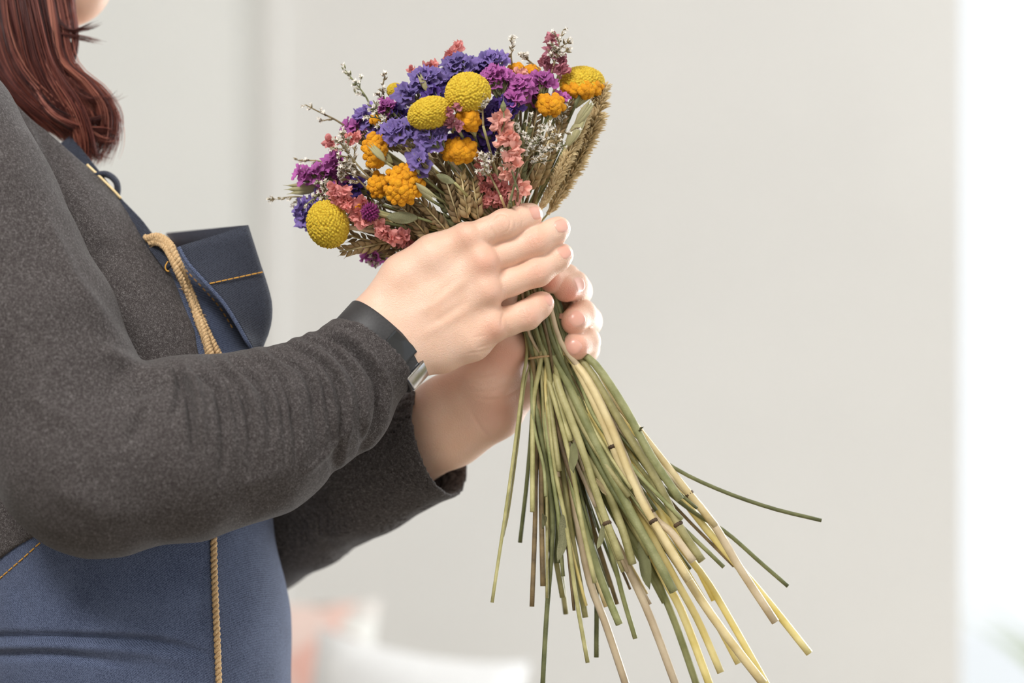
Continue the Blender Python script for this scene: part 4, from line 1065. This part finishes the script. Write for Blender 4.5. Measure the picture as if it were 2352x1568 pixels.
# statice
V_ = [(1052, 152, 46, 24, 9, 'v', 'violet statice cluster at the crown between pink larkspur and button flower', -20), (1130, 138, 32, 16, 6, 'v', 'violet statice cluster at the crown beside the magenta statice', 10),
      (984, 180, 40, 22, 8, 'v', 'violet statice with a brown base above the oval button flower', -55), (940, 215, 28, 20, 5, 'v', 'violet statice tuft next to the small yellow button flower', -40),
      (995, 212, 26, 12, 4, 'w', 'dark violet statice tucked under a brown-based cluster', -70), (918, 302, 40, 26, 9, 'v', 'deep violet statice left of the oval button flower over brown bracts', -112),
      (988, 312, 40, 26, 7, 'v', 'light violet statice with pale veins above the large yarrow', -132), (964, 372, 18, 30, 4, 'v', 'drooping violet statice blossoms beside the golden umbel', -128),
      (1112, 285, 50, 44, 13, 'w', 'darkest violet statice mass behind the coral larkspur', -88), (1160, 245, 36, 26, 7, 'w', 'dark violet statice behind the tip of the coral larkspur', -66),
      (704, 490, 28, 42, 8, 'v', 'violet statice behind the lowest button flower', 40), (1050, 325, 26, 16, 4, 'w', 'dark violet statice wedge behind the golden umbel', -96),
      (1140, 178, 36, 26, 9, 'm', 'magenta statice with open round cups beside the button flower', -56), (1192, 200, 36, 26, 9, 'm', 'deep magenta statice under the golden yarrow tips', -46),
      (1244, 184, 26, 12, 5, 'm', 'light magenta statice beside the broad yarrow', -10), (1178, 226, 26, 16, 5, 'm', 'small magenta statice over grey green bracts', -62),
      (716, 402, 46, 24, 8, 'm', 'magenta statice beside the pale oat husks', 30), (772, 372, 20, 24, 5, 'm', 'magenta statice behind the white sea lavender', 0),
      (884, 246, 16, 14, 4, 'm', 'small magenta statice behind the bristly white sprig', -10), (1290, 225, 12, 10, 2, 'm', 'single magenta statice cup by the broad yarrow', 0),
      (855, 585, 30, 12, 5, 'm', 'dark statice showing beneath the bunch by the wrist', 90)]
for x, y, w, h, n, c, lb, d in V_: fl('statice', x, y, lb, d=d, w=w, h=h, n=int(n*1.35)+1, col=c)
# larkspur spikes: blossoms along a traced spine
fl('larkspur', 1152, 262, 'tall coral larkspur spike with a green bud at its tip', d=-122, spine=[(1152, 262, -122), (1162, 310, -126), (1168, 352, -118), (1180, 400, -96), (1192, 440, -70)], col='c', n=14, r=25)
fl('larkspur', 1120, 395, 'rosy larkspur spike behind the coral one', d=-80, spine=[(1120, 385, -80), (1145, 410, -70), (1160, 450, -50), (1140, 470, -20)], col='p', n=9, r=20)
fl('larkspur', 1040, 250, 'dusty crumpled larkspur between the two button flowers', d=-148, spine=[(1040, 248, -150), (1034, 272, -148), (1046, 285, -138)], col='u', n=5, r=17)
fl('larkspur', 1044, 104, 'salmon pink larkspur rising highest behind violet statice', d=50, spine=[(1044, 104, 50), (1040, 125, 52), (1030, 150, 50)], col='p', n=6, r=17)
fl('larkspur', 962, 158, 'pink larkspur tip with a dark bud at the dome edge', d=10, spine=[(952, 160, 10), (975, 158, 14), (1000, 150, 20)], col='p', n=5, r=15)
fl('larkspur', 1262, 95, 'mauve larkspur spike twined with white florets at the top', d=30, spine=[(1264, 85, 30), (1262, 115, 30), (1258, 145, 26), (1275, 165, 26), (1296, 130, 34)], col='u', n=12, r=20)
fl('larkspur', 780, 440, 'pink larkspur beside the lowest button flower', d=-64, spine=[(776, 425, -64), (782, 455, -68), (800, 472, -66), (826, 468, -66), (828, 500, -60)], col='p', n=10, r=21)
fl('larkspur', 880, 520, 'rosy larkspur spike running down to the back of the hand', d=-50, spine=[(850, 508, -60), (876, 528, -54), (896, 545, -44), (925, 545, -34), (945, 558, -20)], col='p', n=11, r=20)
fl('larkspur', 776, 328, 'pink larkspur at the left edge over magenta statice', d=10, spine=[(766, 322, 10), (795, 325, 0), (815, 320, 0)], col='p', n=6, r=19)
fl('larkspur', 1195, 158, 'pale pink larkspur between the golden tips', d=10, spine=[(1180, 172, 10), (1195, 168, 10)], col='c', n=3, r=15)
# white sea lavender: main stem with side branches, florets along the ends
W_ = [([(1168, 470), (1190, 400), (1222, 350), (1262, 318), (1322, 296)], -100, 46, 'white sea lavender spray arching over the grass plume'), ([(1172, 465), (1192, 380), (1206, 320), (1222, 268)], -112, 22, 'slender white sea lavender beside the coral larkspur'),
      ([(1258, 200), (1272, 150), (1282, 110), (1292, 72)], 10, 34, 'white sea lavender sprig topping the whole bunch'), ([(1176, 150), (1174, 125), (1178, 90)], 45, 9, 'white sprig standing alone between violet and mauve'),
      ([(858, 262), (842, 225), (820, 195), (792, 160)], 60, 12, 'thin white sprig reaching out beside the small button flower'), ([(800, 295), (770, 275), (735, 258), (702, 241)], 60, 7, 'long bare sprig pointing away from the dome'),
      ([(900, 270), (884, 235), (880, 200), (884, 172)], 30, 10, 'bristly white sprig by the small button flower'), ([(930, 330), (880, 280), (850, 240)], -60, 24, 'white sea lavender tuft before the brownish yarrow'),
      ([(860, 420), (822, 380), (795, 345), (772, 318)], -60, 40, 'white sea lavender with dark bracts beside the upright yarrow'), ([(880, 470), (830, 420), (808, 395), (792, 380)], -50, 34, 'dense white sea lavender over magenta statice'),
      ([(860, 480), (790, 450), (750, 440), (705, 468)], -40, 34, 'wedge of white sea lavender above the lowest button flower'), ([(780, 400), (740, 372), (685, 368)], 80, 8, 'blurred white sprig behind the magenta statice'),
      ([(720, 460), (680, 452), (622, 458)], 90, 7, 'pale curled sprig sticking out farthest beside the apron'), ([(1020, 330), (985, 270), (955, 232)], -100, 18, 'white bristles between violet statice and the oval button flower'),
      ([(1110, 290), (1108, 250), (1106, 222)], -140, 14, 'white bristly tip lying on the round button flower'), ([(1150, 450), (1120, 390), (1108, 350)], -110, 26, 'white sea lavender beside the wheat ears'),
      ([(1190, 440), (1172, 380), (1160, 345)], -125, 22, 'white florets threaded through the coral larkspur'), ([(1240, 160), (1215, 140), (1200, 128)], 50, 12, 'soft white cluster behind the golden tips'),
      ([(1290, 330), (1290, 270), (1292, 245)], 0, 12, 'pale grey florets below the broad yarrow'), ([(900, 600), (870, 595), (840, 603)], 90, 12, 'white flecked dark sprig under the bunch by the wrist')]
for p, d, n, lb in W_: fl('sea', p[-1][0], p[-1][1], lb, d=d, spine=p, n=int(n*1.35))
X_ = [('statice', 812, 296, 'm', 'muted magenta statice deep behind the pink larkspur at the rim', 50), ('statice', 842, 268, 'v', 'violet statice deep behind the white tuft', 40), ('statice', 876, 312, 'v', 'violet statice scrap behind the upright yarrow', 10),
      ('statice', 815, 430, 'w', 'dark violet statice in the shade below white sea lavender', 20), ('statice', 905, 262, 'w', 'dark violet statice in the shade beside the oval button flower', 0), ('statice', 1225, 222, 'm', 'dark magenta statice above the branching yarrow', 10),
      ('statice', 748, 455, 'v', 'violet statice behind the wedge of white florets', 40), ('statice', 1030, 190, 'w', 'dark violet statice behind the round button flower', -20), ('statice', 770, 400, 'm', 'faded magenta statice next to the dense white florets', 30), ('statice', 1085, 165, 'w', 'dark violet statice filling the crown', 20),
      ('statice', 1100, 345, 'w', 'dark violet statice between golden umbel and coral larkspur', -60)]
for kk_, x, y, c, lb, d in X_: fl('statice', x, y, lb, d=d, w=30, h=22, n=8, col=c)
fl('larkspur', 730, 440, 'faded pink larkspur behind pale oat husks', d=40, spine=[(740, 430, 40), (760, 450, 30), (775, 480, 30)], col='u', n=6, r=17)
fl('larkspur', 920, 560, 'dark rosy larkspur low behind the hand', d=30, spine=[(905, 548, 30), (940, 552, 30), (965, 545, 30)], col='p', n=8, r=18)
fl('larkspur', 1110, 440, 'deep rosy larkspur beside the tan wheat ear', d=-30, spine=[(1105, 420, -40), (1118, 450, -30), (1110, 480, -20)], col='p', n=7, r=16)
fl('sea', 1245, 330, 'white florets low in the spray by the grass plume', d=-60, spine=[(1195, 440), (1220, 390), (1245, 350), (1290, 335)], n=34)
fl('sea', 850, 440, 'grey white florets in the shade below the upright yarrow', d=-20, spine=[(940, 500), (880, 455), (840, 425)], n=22)
# grass plume, wheat, oats, globe, leaves
fl('plume', 1378, 215, 'long straw coloured grass plume along the outer edge', d=60, spine=[(1384, 205), (1372, 262), (1350, 320), (1322, 380), (1290, 440), (1258, 492)], w=31)
fl('plume', 1335, 260, 'straw coloured grass plume lying behind the sea lavender', d=20, spine=[(1345, 262), (1322, 320), (1296, 375), (1268, 430), (1240, 482)], w=22)
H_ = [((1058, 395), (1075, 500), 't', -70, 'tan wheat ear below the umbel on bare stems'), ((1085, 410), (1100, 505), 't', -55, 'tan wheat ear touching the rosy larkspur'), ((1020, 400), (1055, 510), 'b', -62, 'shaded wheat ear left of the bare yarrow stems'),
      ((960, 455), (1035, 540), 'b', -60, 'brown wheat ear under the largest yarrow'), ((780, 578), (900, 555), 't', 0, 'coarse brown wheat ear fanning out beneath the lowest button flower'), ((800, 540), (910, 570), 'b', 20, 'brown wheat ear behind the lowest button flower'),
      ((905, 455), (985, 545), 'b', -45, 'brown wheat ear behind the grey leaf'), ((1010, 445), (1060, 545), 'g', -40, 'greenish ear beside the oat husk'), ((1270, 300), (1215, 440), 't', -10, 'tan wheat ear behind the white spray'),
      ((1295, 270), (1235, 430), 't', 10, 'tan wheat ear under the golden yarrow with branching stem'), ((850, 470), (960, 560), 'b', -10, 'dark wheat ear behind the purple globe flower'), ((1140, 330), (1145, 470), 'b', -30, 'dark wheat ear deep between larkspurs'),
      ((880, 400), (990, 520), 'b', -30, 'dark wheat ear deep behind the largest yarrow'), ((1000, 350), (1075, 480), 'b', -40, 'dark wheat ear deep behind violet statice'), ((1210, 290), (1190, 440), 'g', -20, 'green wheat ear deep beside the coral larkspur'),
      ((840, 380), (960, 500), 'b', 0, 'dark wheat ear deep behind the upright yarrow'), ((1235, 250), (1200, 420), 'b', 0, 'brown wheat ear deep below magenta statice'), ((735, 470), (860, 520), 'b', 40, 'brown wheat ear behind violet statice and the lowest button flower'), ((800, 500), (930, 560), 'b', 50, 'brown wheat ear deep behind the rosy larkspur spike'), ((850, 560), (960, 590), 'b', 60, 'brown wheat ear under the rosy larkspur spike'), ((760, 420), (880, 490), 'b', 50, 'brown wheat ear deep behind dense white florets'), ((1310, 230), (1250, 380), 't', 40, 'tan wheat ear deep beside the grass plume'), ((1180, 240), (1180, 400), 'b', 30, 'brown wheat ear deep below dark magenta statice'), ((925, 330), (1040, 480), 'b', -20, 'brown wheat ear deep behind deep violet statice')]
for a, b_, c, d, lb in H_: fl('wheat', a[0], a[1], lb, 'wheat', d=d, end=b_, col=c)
O_ = [((1008, 465), (955, 420), -118, 'oat husk trailing from the largest yarrow'), ((648, 436), (735, 430), 60, 'pale green oat husks pointing away at the outer edge'), ((845, 325), (885, 372), -120, 'pale oat husk lying across the upright yarrow'),
      ((1370, 220), (1320, 290), -6, 'green oat husk crossing the grass plume'), ((955, 505), (1000, 575), -5, 'oat husk tips just above the back of the hand'), ((1020, 478), (1032, 545), -30, 'upright oat husk above the knuckles'), ((1350, 250), (1300, 340), 0, 'slim oat husk under the broad yarrow'),
      ((950, 345), (962, 400), -124, 'short oat husk beside drooping violet blossoms'), ((962, 165), (985, 215), -66, 'green oat husk crossing brown-based statice')]
for a, b_, d, lb in O_: fl('oat', a[0], a[1], lb, 'oat', d=d, end=b_)
fl('globe', 850, 487, 'purple globe flower beside the pink larkspur', d=-86, r=23)
L_ = [((885, 498), (960, 500), -92, 0, 'broad grey green leaf right of the purple globe flower'), ((925, 512), (1000, 570), -5, 1, 'narrow grey leaf running to the knuckles'), ((1000, 400), (1045, 420), -124, 0, 'small curled leaf under the light violet statice'),
      ((900, 535), (985, 585), 0, 1, 'narrow leaf close above the back of the hand'), ((1010, 490), (1075, 520), -10, 2, 'brown blade leaf by the index finger')]
for a, b_, d, k, lb in L_: fl('leaf', a[0], a[1], lb, 'leaf', d=d, end=b_, k=k)
# loose grass stalks that only show as stems
while len(FL) < len(tails):
    a = rt.uniform(0, 6.28); x = 1050+math.cos(a)*rt.uniform(60, 240); y = 360+math.sin(a)*rt.uniform(40, 170)
    fl('stalk', x, y, 'thin dry grass stalk hidden among the blooms, its cut end hanging free', 'stalk', 'loose stalks in the bunch', d=rt.uniform(0, 90))

# pair blooms with cut ends: stems cross in the grip, left bloom to right end
order = sorted(range(len(FL)), key=lambda i: math.atan2(FL[i]['px']-1212, 700-FL[i]['py'])+rt.gauss(0, .05))
sl = []
for i in range(len(FL)):
    r = 56*math.sqrt((i+.5)/len(FL)); a = i*2.39996; sl.append((r*math.cos(a), r*math.sin(a)*.95))
sl.sort(key=lambda q: q[0]+rt.gauss(0, 18))
KCOL = {'button': 'g', 'yarrow': 'o', 'statice': 'g', 'larkspur': 'o', 'sea': 'k', 'plume': 's', 'wheat': 's', 'oat': 'o', 'globe': 'g', 'leaf': 'g', 'stalk': 'g'}
rf = random.Random(33)
def branch_tube(mb, pts, r0, r1, n=10, sides=5):
    c = catmull([np.array(q, float) for q in pts], n); mb.tube([P(*q) for q in c], [(r0+(r1-r0)*i/(n-1))/S for i in range(n)], sides)
for rank, fi in enumerate(order):
    F_ = FL[fi]; k = F_['kind']; tl = tails[len(tails)-1-rank]
    style, tr_, tp, node = tl
    # slot in the grip: right-going ends lie on the right
    ox, od = sl[len(sl)-1-rank] if rank < len(sl) else (0, 0)
    hx, hy, hd = F_['px'], F_['py'], F_['d']
    if k in ('wheat', 'oat', 'leaf'): hx, hy = F_['end']; hd = F_['d']+14
    if k in ('sea', 'plume'): hx, hy = F_['spine'][0 if k == 'sea' else -1][:2]; hd = F_['d']+10
    if k == 'larkspur': hx, hy, hd = F_['spine'][-1]; hd += 16
    root = thing({'button': 'button_flower', 'yarrow': 'yarrow', 'statice': 'statice', 'larkspur': 'larkspur', 'sea': 'sea_lavender', 'plume': 'grass_plume', 'wheat': 'wheat_ear', 'oat': 'oat_stem', 'globe': 'globe_flower', 'leaf': 'leaf_stem', 'stalk': 'grass_stalk'}[k],
                 F_['label'], F_['cat'], P(*tp[-1]), F_['group'])
    u_ = np.array([GU[0]+ox*.8-10, GU[1], GU[2]+od*.9]); l_ = np.array([GL[0]+ox, GL[1], GL[2]+od])
    head = np.array([hx, hy, hd+(8 if k in ('button', 'statice', 'yarrow') else 0)])
    m1 = head+(u_-head)*.55; m1[2] = max(hd+(u_[2]-hd)*.75, 5)
    path = [head]
    if np.linalg.norm(head[:2]-u_[:2]) > 120: path.append(m1)
    path += [u_, (u_+l_)/2+np.array([2, 0, 0]), l_]+[np.array(q) for q in tp if q[1] > l_[1]+40]
    c = catmull(path, 34); n = len(c); seg = np.cumsum([0]+[np.linalg.norm(c[i+1]-c[i]) for i in range(n-1)]); tt = seg/seg[-1]
    kk = n*(len(path)-1-len([q for q in tp if q[1] > l_[1]+40]))/(len(path)-1)
    hr = min(tr_, {'button': 5, 'yarrow': 4.5, 'statice': 4, 'larkspur': 4, 'sea': 3, 'plume': 4.5, 'wheat': 4, 'oat': 3, 'globe': 4, 'leaf': 3, 'stalk': 3}[k])
    rad = [(hr+(min(tr_, 6.5)-hr)*min(1, i/max(1, kk)))/S if i < kk else (min(tr_, 6.5)+(tr_-min(tr_, 6.5))*min(1, (i-kk)/(.25*(n-kk)+.1)))/S for i in range(n)]
    mb = MB(); mb.tube([P(*q) for q in c], rad, 8)
    mb.build('stem', ST[style], root)
    if node:
        i0 = int(kk+(n-kk)*node); i0 = min(max(i0, 1), n-3); a, b_ = Vector(P(*c[i0])), Vector(P(*c[i0+1])); dv = (b_-a).normalized()
        mb = MB(); mb.tube([a-dv*5/S, a-dv*2/S, a+dv*2/S, a+dv*5/S], [rad[i0]*.95, rad[i0]*1.22, rad[i0]*1.22, rad[i0]*.95], 10); mb.build('node', M_node, root)
    c0 = P(F_['px'], F_['py'], F_['d']); od_ = outdir(F_['px'], F_['py'], F_['d'])
    if k == 'button':
        rx, ry = F_['r']; ax = Vector(F_.get('tilt', (0, -.35, .93)))
        place('flower_ball', ME_button, c0, ax, (rx/S, rx*.96/S, ry/S), root, rf.uniform(0, 6))
    elif k == 'globe':
        mb = MB(); C = fib(90)
        for q in C:
            d = Vector(q); a = c0+d*8/S; b_ = c0+d*F_['r']*rf.uniform(.85, 1.1)/S; mb.tube([a, a.lerp(b_, .6), b_], [1.5/S, 3.8/S, .5/S], 5)
        mb.build('flower_ball', M_gom, root)
    elif k == 'yarrow':
        ax = od_; uu = ax.cross(Vector((0, 1, 0))); 
        mbp = MB(); basep = head+np.array([(GU[0]-head[0])*.12, (GU[1]-head[1])*.12, 14]); n_ = F_['n']
        for i in range(n_):
            r = math.sqrt((i+.5)/n_); a = i*2.39996+rf.uniform(-.2, .2)
            x = F_['px']+F_['w']*.86*r*math.cos(a); y = F_['py']+F_['h']*.86*r*math.sin(a); dd = F_['d']+26*r*r+rf.uniform(-4, 4)
            q = P(x, y, dd); sc = F_['fr']*rf.uniform(.82, 1.18)/S
            nd = (od_+Vector((math.cos(a)*.7*r, -.3, -math.sin(a)*.7*r))).normalized()
            place('floret', ME_floret[i % 3], q, nd, (sc, sc, sc*rf.uniform(.95, 1.15)), root, rf.uniform(0, 6))
            branch_tube(mbp, [(x, y, dd+6), ((x*1.4+basep[0]*.6)/2, (y*1.4+basep[1]*.6)/2, dd+20), tuple(basep)], 2.2, 1.6, 5, 4)
        mbp.build('pedicels', ST['o'], root)
    elif k == 'statice':
        n_ = F_['n']; mbp = MB(); br = np.array([F_['px'], F_['py'], F_['d']])+np.array([(GU[0]-hx)*.14, (GU[1]-hy)*.14, 10])
        for i in range(n_):
            r = math.sqrt((i+.4)/n_); a = i*2.39996+rf.uniform(-.3, .3)+fi
            x = F_['px']+F_['w']*.78*r*math.cos(a); y = F_['py']+F_['h']*.78*r*math.sin(a); dd = F_['d']+20*r*r+rf.uniform(-7, 7)
            q = P(x, y, dd); sc = rf.uniform(18, 24)*(1.0 if F_['col'] != 'm' else .9)/S
            nd = (od_*1.0+Vector((math.cos(a)*.8*r+rf.uniform(-.3, .3), rf.uniform(-.5, .2), -math.sin(a)*.8*r+rf.uniform(-.3, .3)))).normalized()
            place('blossom', ME_st[F_['col']][i % len(ME_st[F_['col']])], q-nd*.5*sc, nd, (sc, sc, sc*1.15), root, rf.uniform(0, 6))
            q0 = Vector(P(*br))
            for _ in range(7):
                e = q-nd*.2*sc+Vector((rf.uniform(-1, 1), rf.uniform(-1, 1), rf.uniform(-1, 1)))*7/S; s0 = q0.lerp(q, rf.uniform(.1, .5))+Vector((rf.uniform(-1, 1), rf.uniform(-1, 1), rf.uniform(-1, 1)))*5/S
                mbp.tube([s0, s0.lerp(e, .55), e], [1.6/S, 2.8/S, .4/S], 4)
        mbp.build('bracts', M_brc if fi % 2 else M_grn, root)
    elif k == 'larkspur':
        sp = catmull([np.array(q, float) for q in F_['spine']], F_['n']); mbp = MB()
        mbp.tube([P(q[0], q[1], q[2]+12) for q in sp], 2.6/S, 5)
        for i, q in enumerate(sp):
            j = np.array([rf.uniform(-.55, .55)*F_['r'], rf.uniform(-.3, .3)*F_['r'], rf.uniform(-10, 8)])
            a = rf.uniform(0, 6.28); sc = F_['r']*rf.uniform(.8, 1.15)/S
            nd = (Vector((j[0]/F_['r']*1.6, -.75, -j[1]/F_['r'])) + od_*.3+Vector((rf.uniform(-.4, .4), 0, rf.uniform(-.4, .4)))).normalized()
            place('blossom', ME_lk[F_['col']][i % 4], P(*(q+j)), nd, sc, root, a)
        if fi == FL.index(F_) and F_['n'] == 14:
            v, f = seed_shape(26/S, 7/S, 7/S, .4); mb = MB(); mb.add([Vector(P(1156, 258, -140))+Vector((x, y, z)) for x, y, z in v], f); mb.tube([P(1157, 258, -140), P(1158, 285, -138), P(1150, 305, -130), P(1148, 325, -118)], 1.8/S, 5); mb.build('bud', M_grn, root)
        mbp.build('spike_axis', M_grn, root)
    elif k == 'sea':
        sp = [np.array([q[0], q[1], F_['d']+(14*(1-i/(len(F_['spine'])-1)))], float) for i, q in enumerate(F_['spine'])]
        c_ = catmull(sp, 24); mbp = MB(); mbp.tube([P(*q) for q in c_], [(2.8-1.4*i/23)/S for i in range(24)], 5)
        n_ = F_['n']; nb = max(1, n_//8); L = np.linalg.norm(c_[-1]-c_[0]); T0 = c_[-1]-c_[0]; T0 = T0/np.linalg.norm(T0); side = np.array([-T0[1], T0[0], 0])
        twigs = [(c_, .45)]
        for b in range(nb):
            t = .35+.5*b/nb; i0 = int(t*23); s_ = 1 if b % 2 else -1
            ln = min(62, L*.34)*(1-.4*t)*rf.uniform(.7, 1.1); e = c_[i0]+(T0*.8+side*s_*.6)*ln+np.array([0, 0, rf.uniform(-16, 10)]); m_ = c_[i0]+(T0*.5+side*s_*.25)*ln*.5
            tw_ = catmull([c_[i0], m_, e], 12); mbp.tube([P(*q) for q in tw_], 1.4/S, 4); twigs.append((tw_, .3))
        wts = [1.4]+[1]*nb
        for i in range(n_):
            tw_, t0 = rf.choices(twigs, wts)[0]; t = rf.uniform(t0, 1); q = tw_[min(len(tw_)-1, int(t*len(tw_)))]
            ti = tw_[min(len(tw_)-1, int(t*len(tw_))+1)]-tw_[max(0, int(t*len(tw_))-1)]; ti = ti/(np.linalg.norm(ti)+1e-9)
            a = rf.uniform(-1, 1); dirp = ti*.7+side*a*.9+np.array([0, 0, rf.uniform(-.9, .2)]); dirp /= np.linalg.norm(dirp)
            pos = q+dirp*rf.uniform(5, 10); nd = Vector((dirp[0], dirp[2], -dirp[1])); sc = rf.uniform(6.5, 10)/S
            place('floret', ME_star[i % 4], P(*pos), nd, sc, root, rf.uniform(0, 6))
            for _ in range(2):
                o_ = np.array([rf.uniform(-3, 3), rf.uniform(-3, 3), rf.uniform(-4, 4)]); mbp.tube([P(*(q+o_)), P(*(q+dirp*5+o_)), P(*(q+dirp*10+o_*1.6))], [1/S, 2/S, .3/S], 4)
        mbp.build('twigs', M_brc if fi % 3 else M_grn, root)
    elif k == 'plume':
        sp = catmull([np.array([q[0], q[1], F_['d']], float) for q in F_['spine']], 60); w = F_['w']; mbp = MB()
        mbp.tube([P(*q) for q in sp], 5/S, 6)
        for i in range(950):
            t = rf.random()**.9; q = sp[int(t*59)]; tg = sp[max(0, int(t*59)-2)]-sp[min(59, int(t*59)+2)]; tg = tg/np.linalg.norm(tg); sd = np.array([-tg[1], tg[0], 0]); a = rf.uniform(0, 6.28)
            wd = w*(.45+.55*math.sin(math.pi*min(1, .18+t*.8)))*rf.uniform(.55, 1)
            s0 = q+sd*math.cos(a)*wd*.2+np.array([0, 0, math.sin(a)*wd*.2]); e = q+sd*math.cos(a)*wd+np.array([0, 0, math.sin(a)*wd])+tg*rf.uniform(10, 22)
            m_ = (s0+e)/2+tg*4; mbp.tube([P(*s0), P(*m_), P(*e)], [1.4/S, 2.6/S, .4/S], 4)
        o = mbp.build('spikelets', M_plume, root); o['kind'] = 'stuff'
        o['label'] = 'fuzzy packed seed spikelets'
    elif k == 'wheat':
        a0 = np.array([*F_['end'], F_['d']+10.]); a1 = np.array([F_['px'], F_['py'], F_['d']+0.]); L = np.linalg.norm(a1-a0); tg = (a1-a0)/L; sd = np.array([-tg[1], tg[0], 0]); n_ = max(10, int(L/6.5))
        mb = MB(); mb.tube([P(*a0), P(*a1)], 2.6/S, 5); mb.build('rachis', ST['s'], root)
        for i in range(n_):
            t = i/(n_-1); s_ = 1 if i % 2 else -1; q = a0+(a1-a0)*t*.92; fr = (i % 3-1)
            dirp = tg*.86+sd*s_*(.55 if fr else .3)+np.array([0, 0, -.5 if i % 4 < 2 else .1]); dirp /= np.linalg.norm(dirp); sc = rf.uniform(23, 30)*(1-.25*t)/S
            place('spikelet', ME_spike[F_['col']], P(*(q+sd*s_*3)), Vector((dirp[0], dirp[2], -dirp[1])), (sc, sc, sc), root, rf.uniform(0, 6))
    elif k == 'oat':
        a0 = np.array([*F_['end'], F_['d']+4.]); a1 = np.array([F_['px'], F_['py'], F_['d']+0.]); dv = Vector(P(*a1))-Vector(P(*a0)); L = dv.length
        for s_ in (-.14, 0.0, .12):
            dd = dv.normalized()+Vector((rf.uniform(-.05, .05), -.05, s_)); place('husk', ME_oat, P(*a0), dd, (L*.75, L*.75, L*rf.uniform(.75, .9)), root, rf.uniform(0, 6))
    elif k == 'leaf':
        a0 = np.array([*F_['end'], F_['d']+14.]); a1 = np.array([F_['px'], F_['py'], F_['d']+0.]); dv = Vector(P(*a1))-Vector(P(*a0)); L = dv.length
        z = dv.normalized(); yv = Vector((0, 1, 0)); yv = (yv-z*yv.dot(z)).normalized(); xv = yv.cross(z)
        M = Matrix((xv, yv, z)).transposed().to_4x4(); inst('leaf', ME_leaf[F_['k']], Matrix.Translation(P(*a0)) @ M @ Matrix.Diagonal((L, L, L, 1)), root)
# withered leaves still hanging on a few stems below the hands
STEMS = [o for o in bpy.data.objects if o.name.startswith('stem')]
def withered(base, tip, d, w, mi):
    p0 = P(*base, d); best = min(STEMS, key=lambda o: min((v.co-p0).length for v in o.data.vertices))
    a0 = min((v.co for v in best.data.vertices), key=lambda c: (c-p0).length).copy(); z = P(*tip, d-10)-a0; L = z.length; z.normalize(); yv = Vector((0.3, 1, 0)); yv = (yv-z*yv.dot(z)).normalized(); xv = yv.cross(z)
    inst('withered_leaf', ME_leaf[mi], Matrix.Translation(a0) @ Matrix((xv, yv, z)).transposed().to_4x4() @ Matrix.Diagonal((L*w, L, L, 1)), best.parent)
withered((1455, 1250), (1494, 1352), 10, 1.6, 3); withered((1268, 1190), (1282, 1292), -30, 1.0, 1); withered((1262, 1215), (1246, 1178), -35, 1.0, 1); withered((1365, 1200), (1372, 1262), -50, 1.2, 1)
withered((1445, 985), (1483, 978), -60, .8, 3); withered((1385, 1080), (1398, 1140), -60, 1.2, 2); withered((1300, 1010), (1320, 1090), -55, 1.5, 3)
# a strip of raffia around the stems
rft = thing('raffia_tie', 'thin tan raffia tied round the stems below the hands', 'tie', P(1266, 826, 70))
mb = MB(); ring = []
for i in range(41):
    a = 2*math.pi*i/40; ring.append(P(1268+math.cos(a)*54-8, 820+math.cos(a)*-6+math.sin(a)*3, 74+math.sin(a)*46))
mb.tube(ring, 1.6/S, 6, cap=False, flat=1.6); mb.build('loop', M_jute, rft)
